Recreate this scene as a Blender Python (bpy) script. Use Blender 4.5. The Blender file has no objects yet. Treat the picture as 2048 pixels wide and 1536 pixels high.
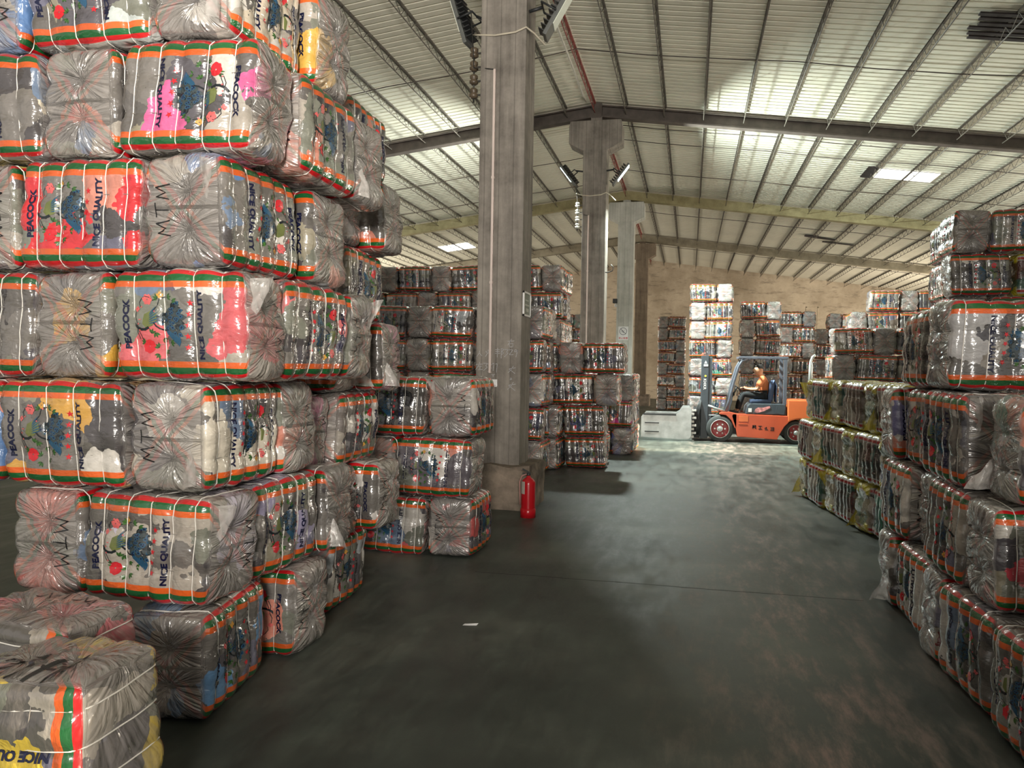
import bpy, bmesh, math, random
from mathutils import Vector, Matrix, noise
from math import sin, cos, pi, sqrt, radians as R

scn = bpy.context.scene
C = scn.collection
rnd = random.Random(7)

# ------------------------------------------------------------------ camera
EYE = 1.70; YAW = .2193; PITCH = .0215; ROLL = .0168
fw = Vector((-sin(YAW)*cos(PITCH), cos(YAW)*cos(PITCH), -sin(PITCH)))
rt = Vector((cos(YAW), sin(YAW), 0)); up = rt.cross(fw)
r2 = cos(ROLL)*rt + sin(ROLL)*up; u2 = -sin(ROLL)*rt + cos(ROLL)*up
cam = bpy.data.objects.new('camera', bpy.data.cameras.new('camera')); C.objects.link(cam)
m = Matrix((r2, u2, -fw)).transposed().to_4x4(); m.translation = (0, 0, EYE)
cam.matrix_world = m
cam.data.sensor_width = 36; cam.data.lens = 1595/2048*36; cam.data.clip_end = 300
scn.camera = cam
# ------------------------------------------------------------------ world, exposure, lights
scn.view_settings.view_transform = 'Standard'; scn.view_settings.look = 'None'
scn.view_settings.gamma = 1; scn.view_settings.exposure = 0.0
w = bpy.data.worlds.new('world'); scn.world = w; w.use_nodes = True
bg = w.node_tree.nodes['Background']; bg.inputs[0].default_value = (1.0, .95, .88, 1); bg.inputs[1].default_value = .46

def light(name, kind, loc, aim, energy, color, size=.4, size_y=None, angle=None, spread=None):
    d = bpy.data.lights.new(name, kind); d.energy = energy; d.color = color
    if kind == 'AREA':
        d.size = size
        if size_y: d.shape = 'RECTANGLE'; d.size_y = size_y
        if spread: d.spread = spread
    if kind == 'SUN' and angle: d.angle = angle
    if kind == 'POINT': d.shadow_soft_size = size
    o = bpy.data.objects.new(name, d); C.objects.link(o); o.location = loc
    o.rotation_euler = Vector(aim).to_track_quat('-Z', 'Y').to_euler()
    return o
light('sun', 'SUN', (30, 18, 12), (-1, 0.0, -.235), 40, (1, .86, .66), angle=R(.8))
light('front_door_daylight', 'AREA', (1.3, -5.5, 3.0), (-.36, 1, .20), 310, (1, .94, .85), 1.5, 1.1, spread=R(72))  # assumed light from behind the camera
light('loading_door_daylight', 'AREA', (14.9, 17.95, 2.2), (-1, 0, .12), 900, (1, .9, .76), 4.0, 2.2)  # fill added at the assumed loading door to brighten roof and far stacks
light('far_right_door_daylight', 'AREA', (14.8, 38, 2.6), (-1, .25, .2), 2600, (1, .88, .72), 4.5, 5)  # added fill to brighten the back wall; the wall has no door here
light('far_left_added_fill', 'AREA', (-18.8, 34, 2.6), (1, .15, .2), 2300, (1, .90, .76), 4.5, 5)  # matching added fill from the left; this wall has no opening

# ------------------------------------------------------------------ constants of the hall
XC = -2.267; Y1 = 9.66; SP = 9.284; HC = 7.5; ZR = 7.965; T = .1296; HW = .28
YB = Y1 + 4*SP
def roofz(x): return ZR - T*abs(x-XC)

# ------------------------------------------------------------------ helpers
def tag(o, label=None, cat=None, group=None, kind=None):
    if label: o['label'] = label
    if cat: o['category'] = cat
    if group: o['group'] = group
    if kind: o['kind'] = kind
    return o
class MB:
    """collects shapes into one bmesh"""
    def __init__(s): s.bm = bmesh.new(); s.mi = 0
    def face(s, vs, mi=None):
        try:
            f = s.bm.faces.new([s.bm.verts.new(v) for v in vs]); f.material_index = s.mi if mi is None else mi
        except ValueError: pass
    def box(s, a, b, bev=0, rot=None, piv=None):
        x0, y0, z0 = a; x1, y1, z1 = b
        t = bmesh.new(); bmesh.ops.create_cube(t, size=1)
        for v in t.verts:
            v.co = Vector(((x0+x1)/2+v.co.x*(x1-x0), (y0+y1)/2+v.co.y*(y1-y0), (z0+z1)/2+v.co.z*(z1-z0)))
        if bev: bmesh.ops.bevel(t, geom=t.edges[:], offset=bev, segments=2, affect='EDGES', profile=.6)
        if rot is not None:
            p = Vector(piv if piv else ((x0+x1)/2, (y0+y1)/2, (z0+z1)/2))
            for v in t.verts: v.co = rot @ (v.co-p) + p
        s.add(t); return s
    def add(s, t, mi=None):
        mp = {}
        for v in t.verts: mp[v] = s.bm.verts.new(v.co)
        for f in t.faces:
            try:
                g = s.bm.faces.new([mp[v] for v in f.verts]); g.material_index = s.mi if mi is None else mi; g.smooth = f.smooth
            except ValueError: pass
        t.free()
    def tube(s, pts, r, n=8, closed=False, cap=True, smooth=True):
        pts = [Vector(p) for p in pts]; N = len(pts); rings = []
        rr = r if isinstance(r, (list, tuple)) else [r]*N
        pu = None
        for i, p in enumerate(pts):
            if closed: d = pts[(i+1) % N]-pts[i-1]
            else: d = pts[min(i+1, N-1)]-pts[max(i-1, 0)]
            if d.length < 1e-9: d = Vector((0, 0, 1))
            d.normalize()
            if pu is None:
                pu = d.orthogonal().normalized()
            else:
                pu = (pu-d*pu.dot(d)); pu = pu.normalized() if pu.length > 1e-6 else d.orthogonal().normalized()
            pv = d.cross(pu)
            rings.append([s.bm.verts.new(p+(pu*cos(2*pi*k/n)+pv*sin(2*pi*k/n))*rr[i]) for k in range(n)])
        for i in range(N if closed else N-1):
            a, b = rings[i], rings[(i+1) % N]
            for k in range(n):
                f = s.bm.faces.new((a[k], a[(k+1) % n], b[(k+1) % n], b[k])); f.smooth = smooth; f.material_index = s.mi
        if cap and not closed:
            f = s.bm.faces.new(rings[0][::-1]); f.material_index = s.mi
            f = s.bm.faces.new(rings[-1]); f.material_index = s.mi
        return s
    def lathe(s, prof, center=(0, 0, 0), axis='z', n=28, smooth=True, cap=True):
        """prof: (radius, height) list"""
        c = Vector(center); rings = []
        for (r, h) in prof:
            ring = []
            for k in range(n):
                a = 2*pi*k/n
                p = Vector((r*cos(a), r*sin(a), h))
                if axis == 'y': p = Vector((p.x, p.z, p.y))
                if axis == 'x': p = Vector((p.z, p.y, p.x))
                ring.append(s.bm.verts.new(c+p))
            rings.append(ring)
        for a, b in zip(rings, rings[1:]):
            for k in range(n):
                f = s.bm.faces.new((a[k], a[(k+1) % n], b[(k+1) % n], b[k])); f.smooth = smooth; f.material_index = s.mi
        for q in ((rings[0], rings[-1]) if cap else ()):
            f = s.bm.faces.new(q); f.material_index = s.mi
        return s
    def prism(s, poly, y0, y1, axis='y', bev=0):
        """poly of (x,z) extruded along y (or (y,z) along x)"""
        t = bmesh.new()
        def P(a, b, y): return (a, y, b) if axis == 'y' else (y, a, b)
        lo = [t.verts.new(P(a, b, y0)) for a, b in poly]; hi = [t.verts.new(P(a, b, y1)) for a, b in poly]
        t.faces.new(lo); t.faces.new(hi[::-1]); n = len(poly)
        for k in range(n): t.faces.new((lo[k], hi[k], hi[(k+1) % n], lo[(k+1) % n]))
        bmesh.ops.recalc_face_normals(t, faces=t.faces[:])
        if bev: bmesh.ops.bevel(t, geom=t.edges[:], offset=bev, segments=2, affect='EDGES', profile=.6)
        s.add(t); return s
    def build(s, name, mats, parent=None, recalc=True, loc=None):
        if recalc: bmesh.ops.recalc_face_normals(s.bm, faces=s.bm.faces[:])
        me = bpy.data.meshes.new(name); s.bm.to_mesh(me); s.bm.free()
        for mm in (mats if isinstance(mats, (list, tuple)) else [mats]): me.materials.append(mm)
        o = bpy.data.objects.new(name, me); C.objects.link(o)
        if parent: o.parent = parent
        if loc: o.location = loc
        return o
def empty(name, loc=(0, 0, 0), rz=0):
    o = bpy.data.objects.new(name, None); C.objects.link(o); o.location = loc; o.rotation_euler = (0, 0, rz); o.empty_display_size = .1
    return o
def copy_tree(o, parent=None):
    c = o.copy(); C.objects.link(c); c.parent = parent
    for ch in o.children: copy_tree(ch, c)
    return c

# ------------------------------------------------------------------ materials
def mat(name):
    mm = bpy.data.materials.new(name); mm.use_nodes = True
    nt = mm.node_tree; return mm, nt, nt.nodes['Principled BSDF']
def N(nt, t, **kw):
    n = nt.nodes.new(t)
    for k, v in kw.items():
        if k.startswith('i_'):
            key = k[2:]; key = int(key) if key.isdigit() else key.replace('_', ' ')
            n.inputs[key].default_value = v
        else: setattr(n, k, v)
    return n
def ramp(nt, stops, interp='LINEAR'):
    n = nt.nodes.new('ShaderNodeValToRGB'); n.color_ramp.interpolation = interp
    e = n.color_ramp.elements
    while len(e) > 1: e.remove(e[-1])
    e[0].position = stops[0][0]; e[0].color = stops[0][1]
    for p, c in stops[1:]:
        q = e.new(p); q.color = c
    return n
def G(v, a=1): return (v, v, v, a)
def simple(name, col, rough=.5, metal=0, spec=.5, var=.15, scale=8, bump=0, emit=None, es=0):
    mm, nt, b = mat(name); L = nt.links
    tc = N(nt, 'ShaderNodeTexCoord'); nz = N(nt, 'ShaderNodeTexNoise', i_Scale=scale, i_Detail=5)
    L.new(tc.outputs['Object'], nz.inputs['Vector'])
    a = tuple(c*(1-var) for c in col)+(1,); c2 = tuple(min(1, c*(1+var)) for c in col)+(1,)
    rp = ramp(nt, [(.3, a), (.7, c2)]); L.new(nz.outputs['Fac'], rp.inputs[0]); L.new(rp.outputs[0], b.inputs['Base Color'])
    b.inputs['Roughness'].default_value = rough; b.inputs['Metallic'].default_value = metal
    b.inputs['Specular IOR Level'].default_value = spec
    if bump:
        bp = N(nt, 'ShaderNodeBump', i_Strength=bump, i_Distance=.02); L.new(nz.outputs['Fac'], bp.inputs['Height']); L.new(bp.outputs[0], b.inputs['Normal'])
    if emit:
        b.inputs['Emission Color'].default_value = emit+(1,); b.inputs['Emission Strength'].default_value = es
    return mm

def wrap_mat(name, yellow=False):
    mm, nt, b = mat(name); L = nt.links
    tc = N(nt, 'ShaderNodeTexCoord')
    seed = N(nt, 'ShaderNodeAttribute', attribute_type='OBJECT', attribute_name='seed')
    acc = N(nt, 'ShaderNodeAttribute', attribute_type='OBJECT', attribute_name='accent')
    band = N(nt, 'ShaderNodeAttribute', attribute_type='GEOMETRY', attribute_name='band')
    veil = N(nt, 'ShaderNodeAttribute', attribute_type='GEOMETRY', attribute_name='veil')
    off = N(nt, 'ShaderNodeVectorMath', operation='ADD'); L.new(tc.outputs['Object'], off.inputs[0]); L.new(seed.outputs['Vector'], off.inputs[1])
    dn = N(nt, 'ShaderNodeTexNoise', i_Scale=4.0, i_Detail=4, i_Roughness=.6); L.new(off.outputs[0], dn.inputs['Vector'])
    sub = N(nt, 'ShaderNodeVectorMath', operation='SUBTRACT'); sub.inputs[1].default_value = (.5, .5, .5); L.new(dn.outputs['Color'], sub.inputs[0])
    scl = N(nt, 'ShaderNodeVectorMath', operation='SCALE'); scl.inputs['Scale'].default_value = .30; L.new(sub.outputs[0], scl.inputs[0])
    p = N(nt, 'ShaderNodeVectorMath', operation='ADD'); L.new(off.outputs[0], p.inputs[0]); L.new(scl.outputs[0], p.inputs[1])
    vo = N(nt, 'ShaderNodeTexVoronoi', i_Scale=4.6); L.new(p.outputs[0], vo.inputs['Vector'])
    sp = N(nt, 'ShaderNodeSeparateColor'); L.new(vo.outputs['Color'], sp.inputs[0])
    if yellow:
        pal = [(0, (.10, .09, .08, 1)), (.16, (.03, .10, .08, 1)), (.36, (.30, .27, .23, 1)), (.5, (.10, .03, .03, 1)), (.62, (.42, .38, .34, 1)), (.76, (.05, .16, .15, 1)), (.9, (.5, .47, .42, 1))]
    else:
        pal = [(0, (.07, .065, .07, 1)), (.08, (.115, .108, .104, 1)), (.34, (.17, .16, .152, 1)), (.52, (.09, .085, .10, 1)), (.60, (.40, .37, .33, 1)), (.67, (.60, .58, .55, 1)), (.73, (.13, .13, .19, 1)), (.78, (.27, .25, .19, 1)), (.82, (.62, .25, .19, 1)), (.85, (.15, .21, .32, 1)), (.875, (.19, .20, .17, 1))]
    rp = ramp(nt, pal, 'CONSTANT'); L.new(sp.outputs[0], rp.inputs[0])
    gt = N(nt, 'ShaderNodeMath', operation='GREATER_THAN'); gt.inputs[1].default_value = .80; L.new(sp.outputs[1], gt.inputs[0])
    mx = N(nt, 'ShaderNodeMix', data_type='RGBA'); L.new(gt.outputs[0], mx.inputs['Factor']); L.new(rp.outputs[0], mx.inputs['A']); L.new(acc.outputs['Color'], mx.inputs['B'])
    # cloth folds vary the value a little
    cn = N(nt, 'ShaderNodeTexNoise', i_Scale=14, i_Detail=6, i_Distortion=.8); L.new(p.outputs[0], cn.inputs['Vector'])
    cr = ramp(nt, [(.25, G(.72)), (.6, G(1.05))]); L.new(cn.outputs['Fac'], cr.inputs[0])
    mul = N(nt, 'ShaderNodeMix', data_type='RGBA', blend_type='MULTIPLY'); mul.inputs['Factor'].default_value = 1
    L.new(mx.outputs['Result'], mul.inputs['A']); L.new(cr.outputs[0], mul.inputs['B'])
    # printed bands
    hb = N(nt, 'ShaderNodeMath', operation='MULTIPLY'); hb.inputs[1].default_value = .5; L.new(band.outputs['Fac'], hb.inputs[0])
    if yellow:
        bs = [(0, (0, 0, 0, 0)), (.335, (.45, .43, .42, 1)), (.365, (.45, .012, .015, 1)), (.42, (.6, .58, .56, 1)), (.468, (.62, .53, .03, 1))]
    else:
        bs = [(0, (0, 0, 0, 0)), (.338, (.72, .12, .02, 1)), (.393, (.01, .11, .03, 1)), (.447, (.55, .01, .015, 1)), (.512, (0, 0, 0, 0))]
    br = ramp(nt, bs, 'CONSTANT'); L.new(hb.outputs[0], br.inputs[0])
    keep = N(nt, 'ShaderNodeMapRange'); keep.inputs['To Min'].default_value = 1; keep.inputs['To Max'].default_value = .5; L.new(veil.outputs['Fac'], keep.inputs['Value'])
    ba = N(nt, 'ShaderNodeMath', operation='MULTIPLY'); L.new(br.outputs['Alpha'], ba.inputs[0]); L.new(keep.outputs[0], ba.inputs[1])
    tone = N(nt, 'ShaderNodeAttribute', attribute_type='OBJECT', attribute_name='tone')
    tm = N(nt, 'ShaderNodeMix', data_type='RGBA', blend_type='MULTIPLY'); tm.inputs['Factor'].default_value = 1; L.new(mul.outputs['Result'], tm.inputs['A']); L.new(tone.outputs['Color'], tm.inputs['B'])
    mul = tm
    lum = N(nt, 'ShaderNodeRGBToBW'); L.new(mul.outputs['Result'], lum.inputs[0])
    lr = ramp(nt, [(.1, G(.66)), (.45, G(1.1))]); L.new(lum.outputs[0], lr.inputs[0])
    bm_ = N(nt, 'ShaderNodeMix', data_type='RGBA', blend_type='MULTIPLY'); bm_.inputs['Factor'].default_value = .8; L.new(br.outputs[0], bm_.inputs['A']); L.new(lr.outputs[0], bm_.inputs['B'])
    m2 = N(nt, 'ShaderNodeMix', data_type='RGBA'); L.new(ba.outputs[0] if not yellow else br.outputs['Alpha'], m2.inputs['Factor']); L.new(mul.outputs['Result'], m2.inputs['A']); L.new(bm_.outputs['Result'], m2.inputs['B'])
    # milky layered film at the ends and over the top
    fan = N(nt, 'ShaderNodeAttribute', attribute_type='GEOMETRY', attribute_name='fan')
    fo = N(nt, 'ShaderNodeVectorMath', operation='ADD'); L.new(fan.outputs['Vector'], fo.inputs[0]); L.new(seed.outputs['Vector'], fo.inputs[1])
    vn = N(nt, 'ShaderNodeTexNoise', i_Scale=1.3, i_Detail=6, i_Distortion=.6, i_Roughness=.62); L.new(fo.outputs[0], vn.inputs['Vector'])
    vr = ramp(nt, [(.3, G(.25)), (.62, G(.92))]); L.new(vn.outputs['Fac'], vr.inputs[0])
    vm = N(nt, 'ShaderNodeMath', operation='MULTIPLY'); L.new(veil.outputs['Fac'], vm.inputs[0]); vm.inputs[1].default_value = 1
    if not yellow: L.new(vr.outputs[0], vm.inputs[1])
    m3 = N(nt, 'ShaderNodeMix', data_type='RGBA'); L.new(vm.outputs[0], m3.inputs['Factor']); L.new(m2.outputs['Result'], m3.inputs['A'])
    m3.inputs['B'].default_value = (.62, .53, .03, 1) if yellow else (.31, .287, .27, 1)
    L.new(m3.outputs['Result'], b.inputs['Base Color'])
    b.inputs['Roughness'].default_value = .24
    b.inputs['Specular IOR Level'].default_value = .7
    b.inputs['Coat Weight'].default_value = 1.0; b.inputs['Coat Roughness'].default_value = .07; b.inputs['Coat IOR'].default_value = 1.6
    # crinkles
    b1 = N(nt, 'ShaderNodeTexNoise', i_Scale=8, i_Detail=2.5, i_Distortion=1.3, i_Roughness=.5); L.new(off.outputs[0], b1.inputs['Vector'])
    mp = N(nt, 'ShaderNodeMapping'); mp.inputs['Scale'].default_value = (18, 18, 42); mp.inputs['Rotation'].default_value = (.5, .4, .3)
    L.new(off.outputs[0], mp.inputs['Vector'])
    b2 = N(nt, 'ShaderNodeTexNoise', i_Scale=1, i_Detail=2, i_Distortion=1.0); L.new(mp.outputs[0], b2.inputs['Vector'])
    b3 = N(nt, 'ShaderNodeTexNoise', i_Scale=.85, i_Detail=2.5, i_Distortion=.5, i_Roughness=.5); L.new(fo.outputs[0], b3.inputs['Vector'])
    b2m = N(nt, 'ShaderNodeMath', operation='MULTIPLY'); b2m.inputs[1].default_value = .35; L.new(b2.outputs['Fac'], b2m.inputs[0])
    vk = N(nt, 'ShaderNodeMapRange'); vk.inputs['To Min'].default_value = .25; vk.inputs['To Max'].default_value = 2.6; L.new(veil.outputs['Fac'], vk.inputs['Value'])
    b3m = N(nt, 'ShaderNodeMath', operation='MULTIPLY'); L.new(b3.outputs['Fac'], b3m.inputs[0]); L.new(vk.outputs[0], b3m.inputs[1])
    ad0 = N(nt, 'ShaderNodeMath', operation='ADD'); L.new(b1.outputs['Fac'], ad0.inputs[0]); L.new(b2m.outputs[0], ad0.inputs[1])
    vq = N(nt, 'ShaderNodeMapRange'); vq.inputs['To Min'].default_value = 1; vq.inputs['To Max'].default_value = .45; L.new(veil.outputs['Fac'], vq.inputs['Value'])
    adq = N(nt, 'ShaderNodeMath', operation='MULTIPLY'); L.new(ad0.outputs[0], adq.inputs[0]); L.new(vq.outputs[0], adq.inputs[1])
    ad = N(nt, 'ShaderNodeMath', operation='ADD'); L.new(adq.outputs[0], ad.inputs[0]); L.new(b3m.outputs[0], ad.inputs[1])
    st = N(nt, 'ShaderNodeMapRange'); st.inputs['To Min'].default_value = .42; st.inputs['To Max'].default_value = .8; L.new(veil.outputs['Fac'], st.inputs['Value'])
    bp = N(nt, 'ShaderNodeBump', i_Distance=.022); L.new(st.outputs[0], bp.inputs['Strength']); L.new(ad.outputs[0], bp.inputs['Height']); L.new(bp.outputs[0], b.inputs['Normal']); L.new(bp.outputs[0], b.inputs['Coat Normal'])
    return mm
M_WRAP = wrap_mat('printed_film_over_clothes'); M_YEL = wrap_mat('yellow_film_over_clothes', True)
def ink(name, col): return simple(name, col, rough=.22, spec=.8, var=.12, scale=30)
INK = [ink('ink_navy', (.006, .008, .035)), ink('ink_red', (.55, .02, .03)), ink('ink_leaf', (.05, .14, .03)), ink('ink_dark', (.012, .016, .02)),
       ink('ink_teal', (.02, .075, .14)), ink('ink_gold', (.55, .28, .05)), ink('ink_marker', (.01, .01, .012)), ink('ink_rose', (.62, .12, .12)), ink('ink_olive', (.13, .15, .05)),
       ink('ink_slate', (.04, .055, .06))]
M_CORD = simple('white_cord', (.75, .72, .67), rough=.5, var=.05)
M_STRING = simple('thin_wire', (.22, .2, .18), rough=.35, var=.1)
def film_mat(name, col, a):
    mm, nt, b = mat(name); L = nt.links
    tc = N(nt, 'ShaderNodeTexCoord'); nz = N(nt, 'ShaderNodeTexNoise', i_Scale=9, i_Detail=5, i_Distortion=1.5); L.new(tc.outputs['Object'], nz.inputs['Vector'])
    b.inputs['Base Color'].default_value = col; b.inputs['Roughness'].default_value = .22; b.inputs['Specular IOR Level'].default_value = .8
    rp = ramp(nt, [(.3, G(a-.25)), (.7, G(a+.15))]); L.new(nz.outputs['Fac'], rp.inputs[0]); L.new(rp.outputs[0], b.inputs['Alpha'])
    bp = N(nt, 'ShaderNodeBump', i_Strength=.8, i_Distance=.02); L.new(nz.outputs['Fac'], bp.inputs['Height']); L.new(bp.outputs[0], b.inputs['Normal'])
    return mm
M_FILM = film_mat('clear_film', (.62, .59, .56, 1), .5); M_YFILM = film_mat('yellow_film', (.6, .5, .05, 1), .85)

# concrete, roof, wall, floor
def concrete(name, c0, c1, streak=True):
    mm, nt, b = mat(name); L = nt.links
    tc = N(nt, 'ShaderNodeTexCoord'); mp = N(nt, 'ShaderNodeMapping'); mp.inputs['Scale'].default_value = (7, 7, .5) if streak else (2, 2, 2)
    L.new(tc.outputs['Object'], mp.inputs['Vector'])
    n1 = N(nt, 'ShaderNodeTexNoise', i_Scale=1, i_Detail=8, i_Roughness=.65); L.new(mp.outputs[0], n1.inputs['Vector'])
    n2 = N(nt, 'ShaderNodeTexNoise', i_Scale=2.5, i_Detail=8, i_Roughness=.7); L.new(tc.outputs['Object'], n2.inputs['Vector'])
    md = N(nt, 'ShaderNodeMath', operation='ADD'); L.new(n1.outputs['Fac'], md.inputs[0]); L.new(n2.outputs['Fac'], md.inputs[1])
    hf = N(nt, 'ShaderNodeMath', operation='MULTIPLY'); hf.inputs[1].default_value = .5; L.new(md.outputs[0], hf.inputs[0])
    rp = ramp(nt, [(.36, c0+(1,)), (.62, c1+(1,))]); L.new(hf.outputs[0], rp.inputs[0])
    # board marks left by the formwork
    mp3 = N(nt, 'ShaderNodeMapping'); mp3.inputs['Scale'].default_value = (1, 1, .35); mp3.inputs['Location'].default_value = (.03, .05, .3); L.new(tc.outputs['Object'], mp3.inputs['Vector'])
    br = N(nt, 'ShaderNodeTexVoronoi', feature='DISTANCE_TO_EDGE', distance='CHEBYCHEV') if False else N(nt, 'ShaderNodeTexWave', wave_type='BANDS', bands_direction='X', i_Scale=1.75, i_Distortion=.25, i_Detail=2)
    L.new(mp3.outputs[0], br.inputs['Vector'])
    wr = ramp(nt, [(0, G(.62)), (.03, G(1))]); L.new(br.outputs['Fac'], wr.inputs[0])
    mu = N(nt, 'ShaderNodeMix', data_type='RGBA', blend_type='MULTIPLY'); mu.inputs['Factor'].default_value = .8 if streak else 0
    L.new(rp.outputs[0], mu.inputs['A']); L.new(wr.outputs[0], mu.inputs['B']); L.new(mu.outputs['Result'], b.inputs['Base Color'])
    b.inputs['Roughness'].default_value = .85; b.inputs['Specular IOR Level'].default_value = .25
    bp = N(nt, 'ShaderNodeBump', i_Strength=.4, i_Distance=.02); L.new(hf.outputs[0], bp.inputs['Height']); L.new(bp.outputs[0], b.inputs['Normal'])
    return mm
M_CONC = concrete('board_marked_concrete', (.115, .102, .09), (.30, .272, .24))
M_CONC2 = concrete('floodlit_concrete', (.38, .385, .35), (.6, .6, .56))  # floodlight falling on the third column is put into this paler colour
M_PLINTH = concrete('scarred_plinth_concrete', (.05, .045, .035), (.3, .24, .19), False)
M_BEAM = concrete('grey_concrete_beam', (.19, .165, .12), (.36, .32, .24), False)
M_BEAM3 = concrete('yellowish_concrete_beam', (.22, .19, .10), (.42, .37, .21), False)
M_STEELBROWN = simple('brown_painted_steel', (.085, .068, .058), rough=.6, var=.3, scale=5)
M_PURLIN = simple('rusty_grey_purlin_steel', (.105, .092, .075), rough=.55, metal=.0, var=.3, scale=6)
M_REDSTEEL = simple('red_primer_steel', (.25, .055, .045), rough=.6, var=.3, scale=4)
M_ROOF = simple('off_white_roof_sheet', (.70, .675, .57), rough=.45, spec=.4, var=.07, scale=.7)
M_WALL, nt, b = mat('stained_plaster'); L = nt.links
tc = N(nt, 'ShaderNodeTexCoord'); n1 = N(nt, 'ShaderNodeTexNoise', i_Scale=.35, i_Detail=9, i_Roughness=.68); L.new(tc.outputs['Object'], n1.inputs['Vector'])
mp = N(nt, 'ShaderNodeMapping'); mp.inputs['Scale'].default_value = (.5, 1, 2.2); L.new(tc.outputs['Object'], mp.inputs['Vector'])
n2 = N(nt, 'ShaderNodeTexNoise', i_Scale=2.2, i_Detail=8, i_Roughness=.75); L.new(mp.outputs[0], n2.inputs['Vector'])
r1 = ramp(nt, [(.35, (.28, .225, .16, 1)), (.6, (.50, .42, .32, 1))]); L.new(n1.outputs['Fac'], r1.inputs[0])
r2_ = ramp(nt, [(.36, G(.35)), (.47, G(1))]); L.new(n2.outputs['Fac'], r2_.inputs[0])
mu = N(nt, 'ShaderNodeMix', data_type='RGBA', blend_type='MULTIPLY'); mu.inputs['Factor'].default_value = .7
L.new(r1.outputs[0], mu.inputs['A']); L.new(r2_.outputs[0], mu.inputs['B']); L.new(mu.outputs['Result'], b.inputs['Base Color']); b.inputs['Roughness'].default_value = .9

M_FLOOR, nt, b = mat('dark_dusty_concrete_floor'); L = nt.links
tc = N(nt, 'ShaderNodeTexCoord')
n1 = N(nt, 'ShaderNodeTexNoise', i_Scale=.55, i_Detail=8, i_Roughness=.6); L.new(tc.outputs['Object'], n1.inputs['Vector'])
mp = N(nt, 'ShaderNodeMapping'); mp.inputs['Scale'].default_value = (3.2, .8, 1); L.new(tc.outputs['Object'], mp.inputs['Vector'])
n2 = N(nt, 'ShaderNodeTexNoise', i_Scale=1.6, i_Detail=11, i_Roughness=.75); L.new(mp.outputs[0], n2.inputs['Vector'])
r1 = ramp(nt, [(.32, (.024, .031, .027, 1)), (.5, (.055, .066, .057, 1)), (.68, (.12, .13, .11, 1))]); L.new(n1.outputs['Fac'], r1.inputs[0])
# worn pinkish strip down the aisle where wheels rub the floor paint off
sx = N(nt, 'ShaderNodeSeparateXYZ'); L.new(tc.outputs['Object'], sx.inputs[0])
d1 = N(nt, 'ShaderNodeMath', operation='SUBTRACT'); d1.inputs[1].default_value = .75; L.new(sx.outputs[0], d1.inputs[0])
d2 = N(nt, 'ShaderNodeMath', operation='ABSOLUTE'); L.new(d1.outputs[0], d2.inputs[0])
d3 = N(nt, 'ShaderNodeMapRange'); d3.inputs['From Min'].default_value = 1.1; d3.inputs['From Max'].default_value = .0; L.new(d2.outputs[0], d3.inputs['Value'])
wr = ramp(nt, [(.46, G(0)), (.62, G(.8))]); L.new(n2.outputs['Fac'], wr.inputs[0])
wm = N(nt, 'ShaderNodeMath', operation='MULTIPLY'); L.new(d3.outputs[0], wm.inputs[0]); L.new(wr.outputs[0], wm.inputs[1])
mu = N(nt, 'ShaderNodeMix', data_type='RGBA'); L.new(wm.outputs[0], mu.inputs['Factor']); L.new(r1.outputs[0], mu.inputs['A']); mu.inputs['B'].default_value = (.21, .15, .13, 1)
mo = ramp(nt, [(.36, G(.62)), (.5, G(1)), (.66, G(1.5))]); L.new(n2.outputs['Fac'], mo.inputs[0])
mf = N(nt, 'ShaderNodeMix', data_type='RGBA', blend_type='MULTIPLY'); mf.inputs['Factor'].default_value = 1; L.new(mu.outputs['Result'], mf.inputs['A']); L.new(mo.outputs[0], mf.inputs['B'])
L.new(mf.outputs['Result'], b.inputs['Base Color'])
rr = ramp(nt, [(.35, G(.34)), (.65, G(.6))]); L.new(n2.outputs['Fac'], rr.inputs[0]); L.new(rr.outputs[0], b.inputs['Roughness'])
b.inputs['Specular IOR Level'].default_value = .4
bp = N(nt, 'ShaderNodeBump', i_Strength=.25, i_Distance=.01); L.new(n2.outputs['Fac'], bp.inputs['Height']); L.new(bp.outputs[0], b.inputs['Normal'])

# ------------------------------------------------------------------ hall: floor, walls, roof
XL, XR, Y0 = -19.0, 15.0, -4.0
f = MB().box((XL, Y0, -.2), (XR+6, YB+.3, 0)).build('floor', M_FLOOR); tag(f, kind='structure')
wb = MB().prism([(XL, 0), (XR+.3, 0), (XR+.3, roofz(XR+.3)), (XC, ZR), (XL, roofz(XL))], YB, YB+.3).build('wall_back', M_WALL); tag(wb, kind='structure')
wl = MB().box((XL-.3, 2, 0), (XL, YB+.3, roofz(XL))).build('wall_left', M_WALL); tag(wl, kind='structure')
q = MB()   # right wall with an assumed loading door the sunlight comes through
q.box((XR, 2, 0), (XR+.3, 16.85, roofz(XR))); q.box((XR, 19.1, 0), (XR+.3, YB+.3, roofz(XR))); q.box((XR, 16.85, 4.3), (XR+.3, 19.1, roofz(XR)))
tag(q.build('wall_right', M_WALL), kind='structure')
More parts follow.
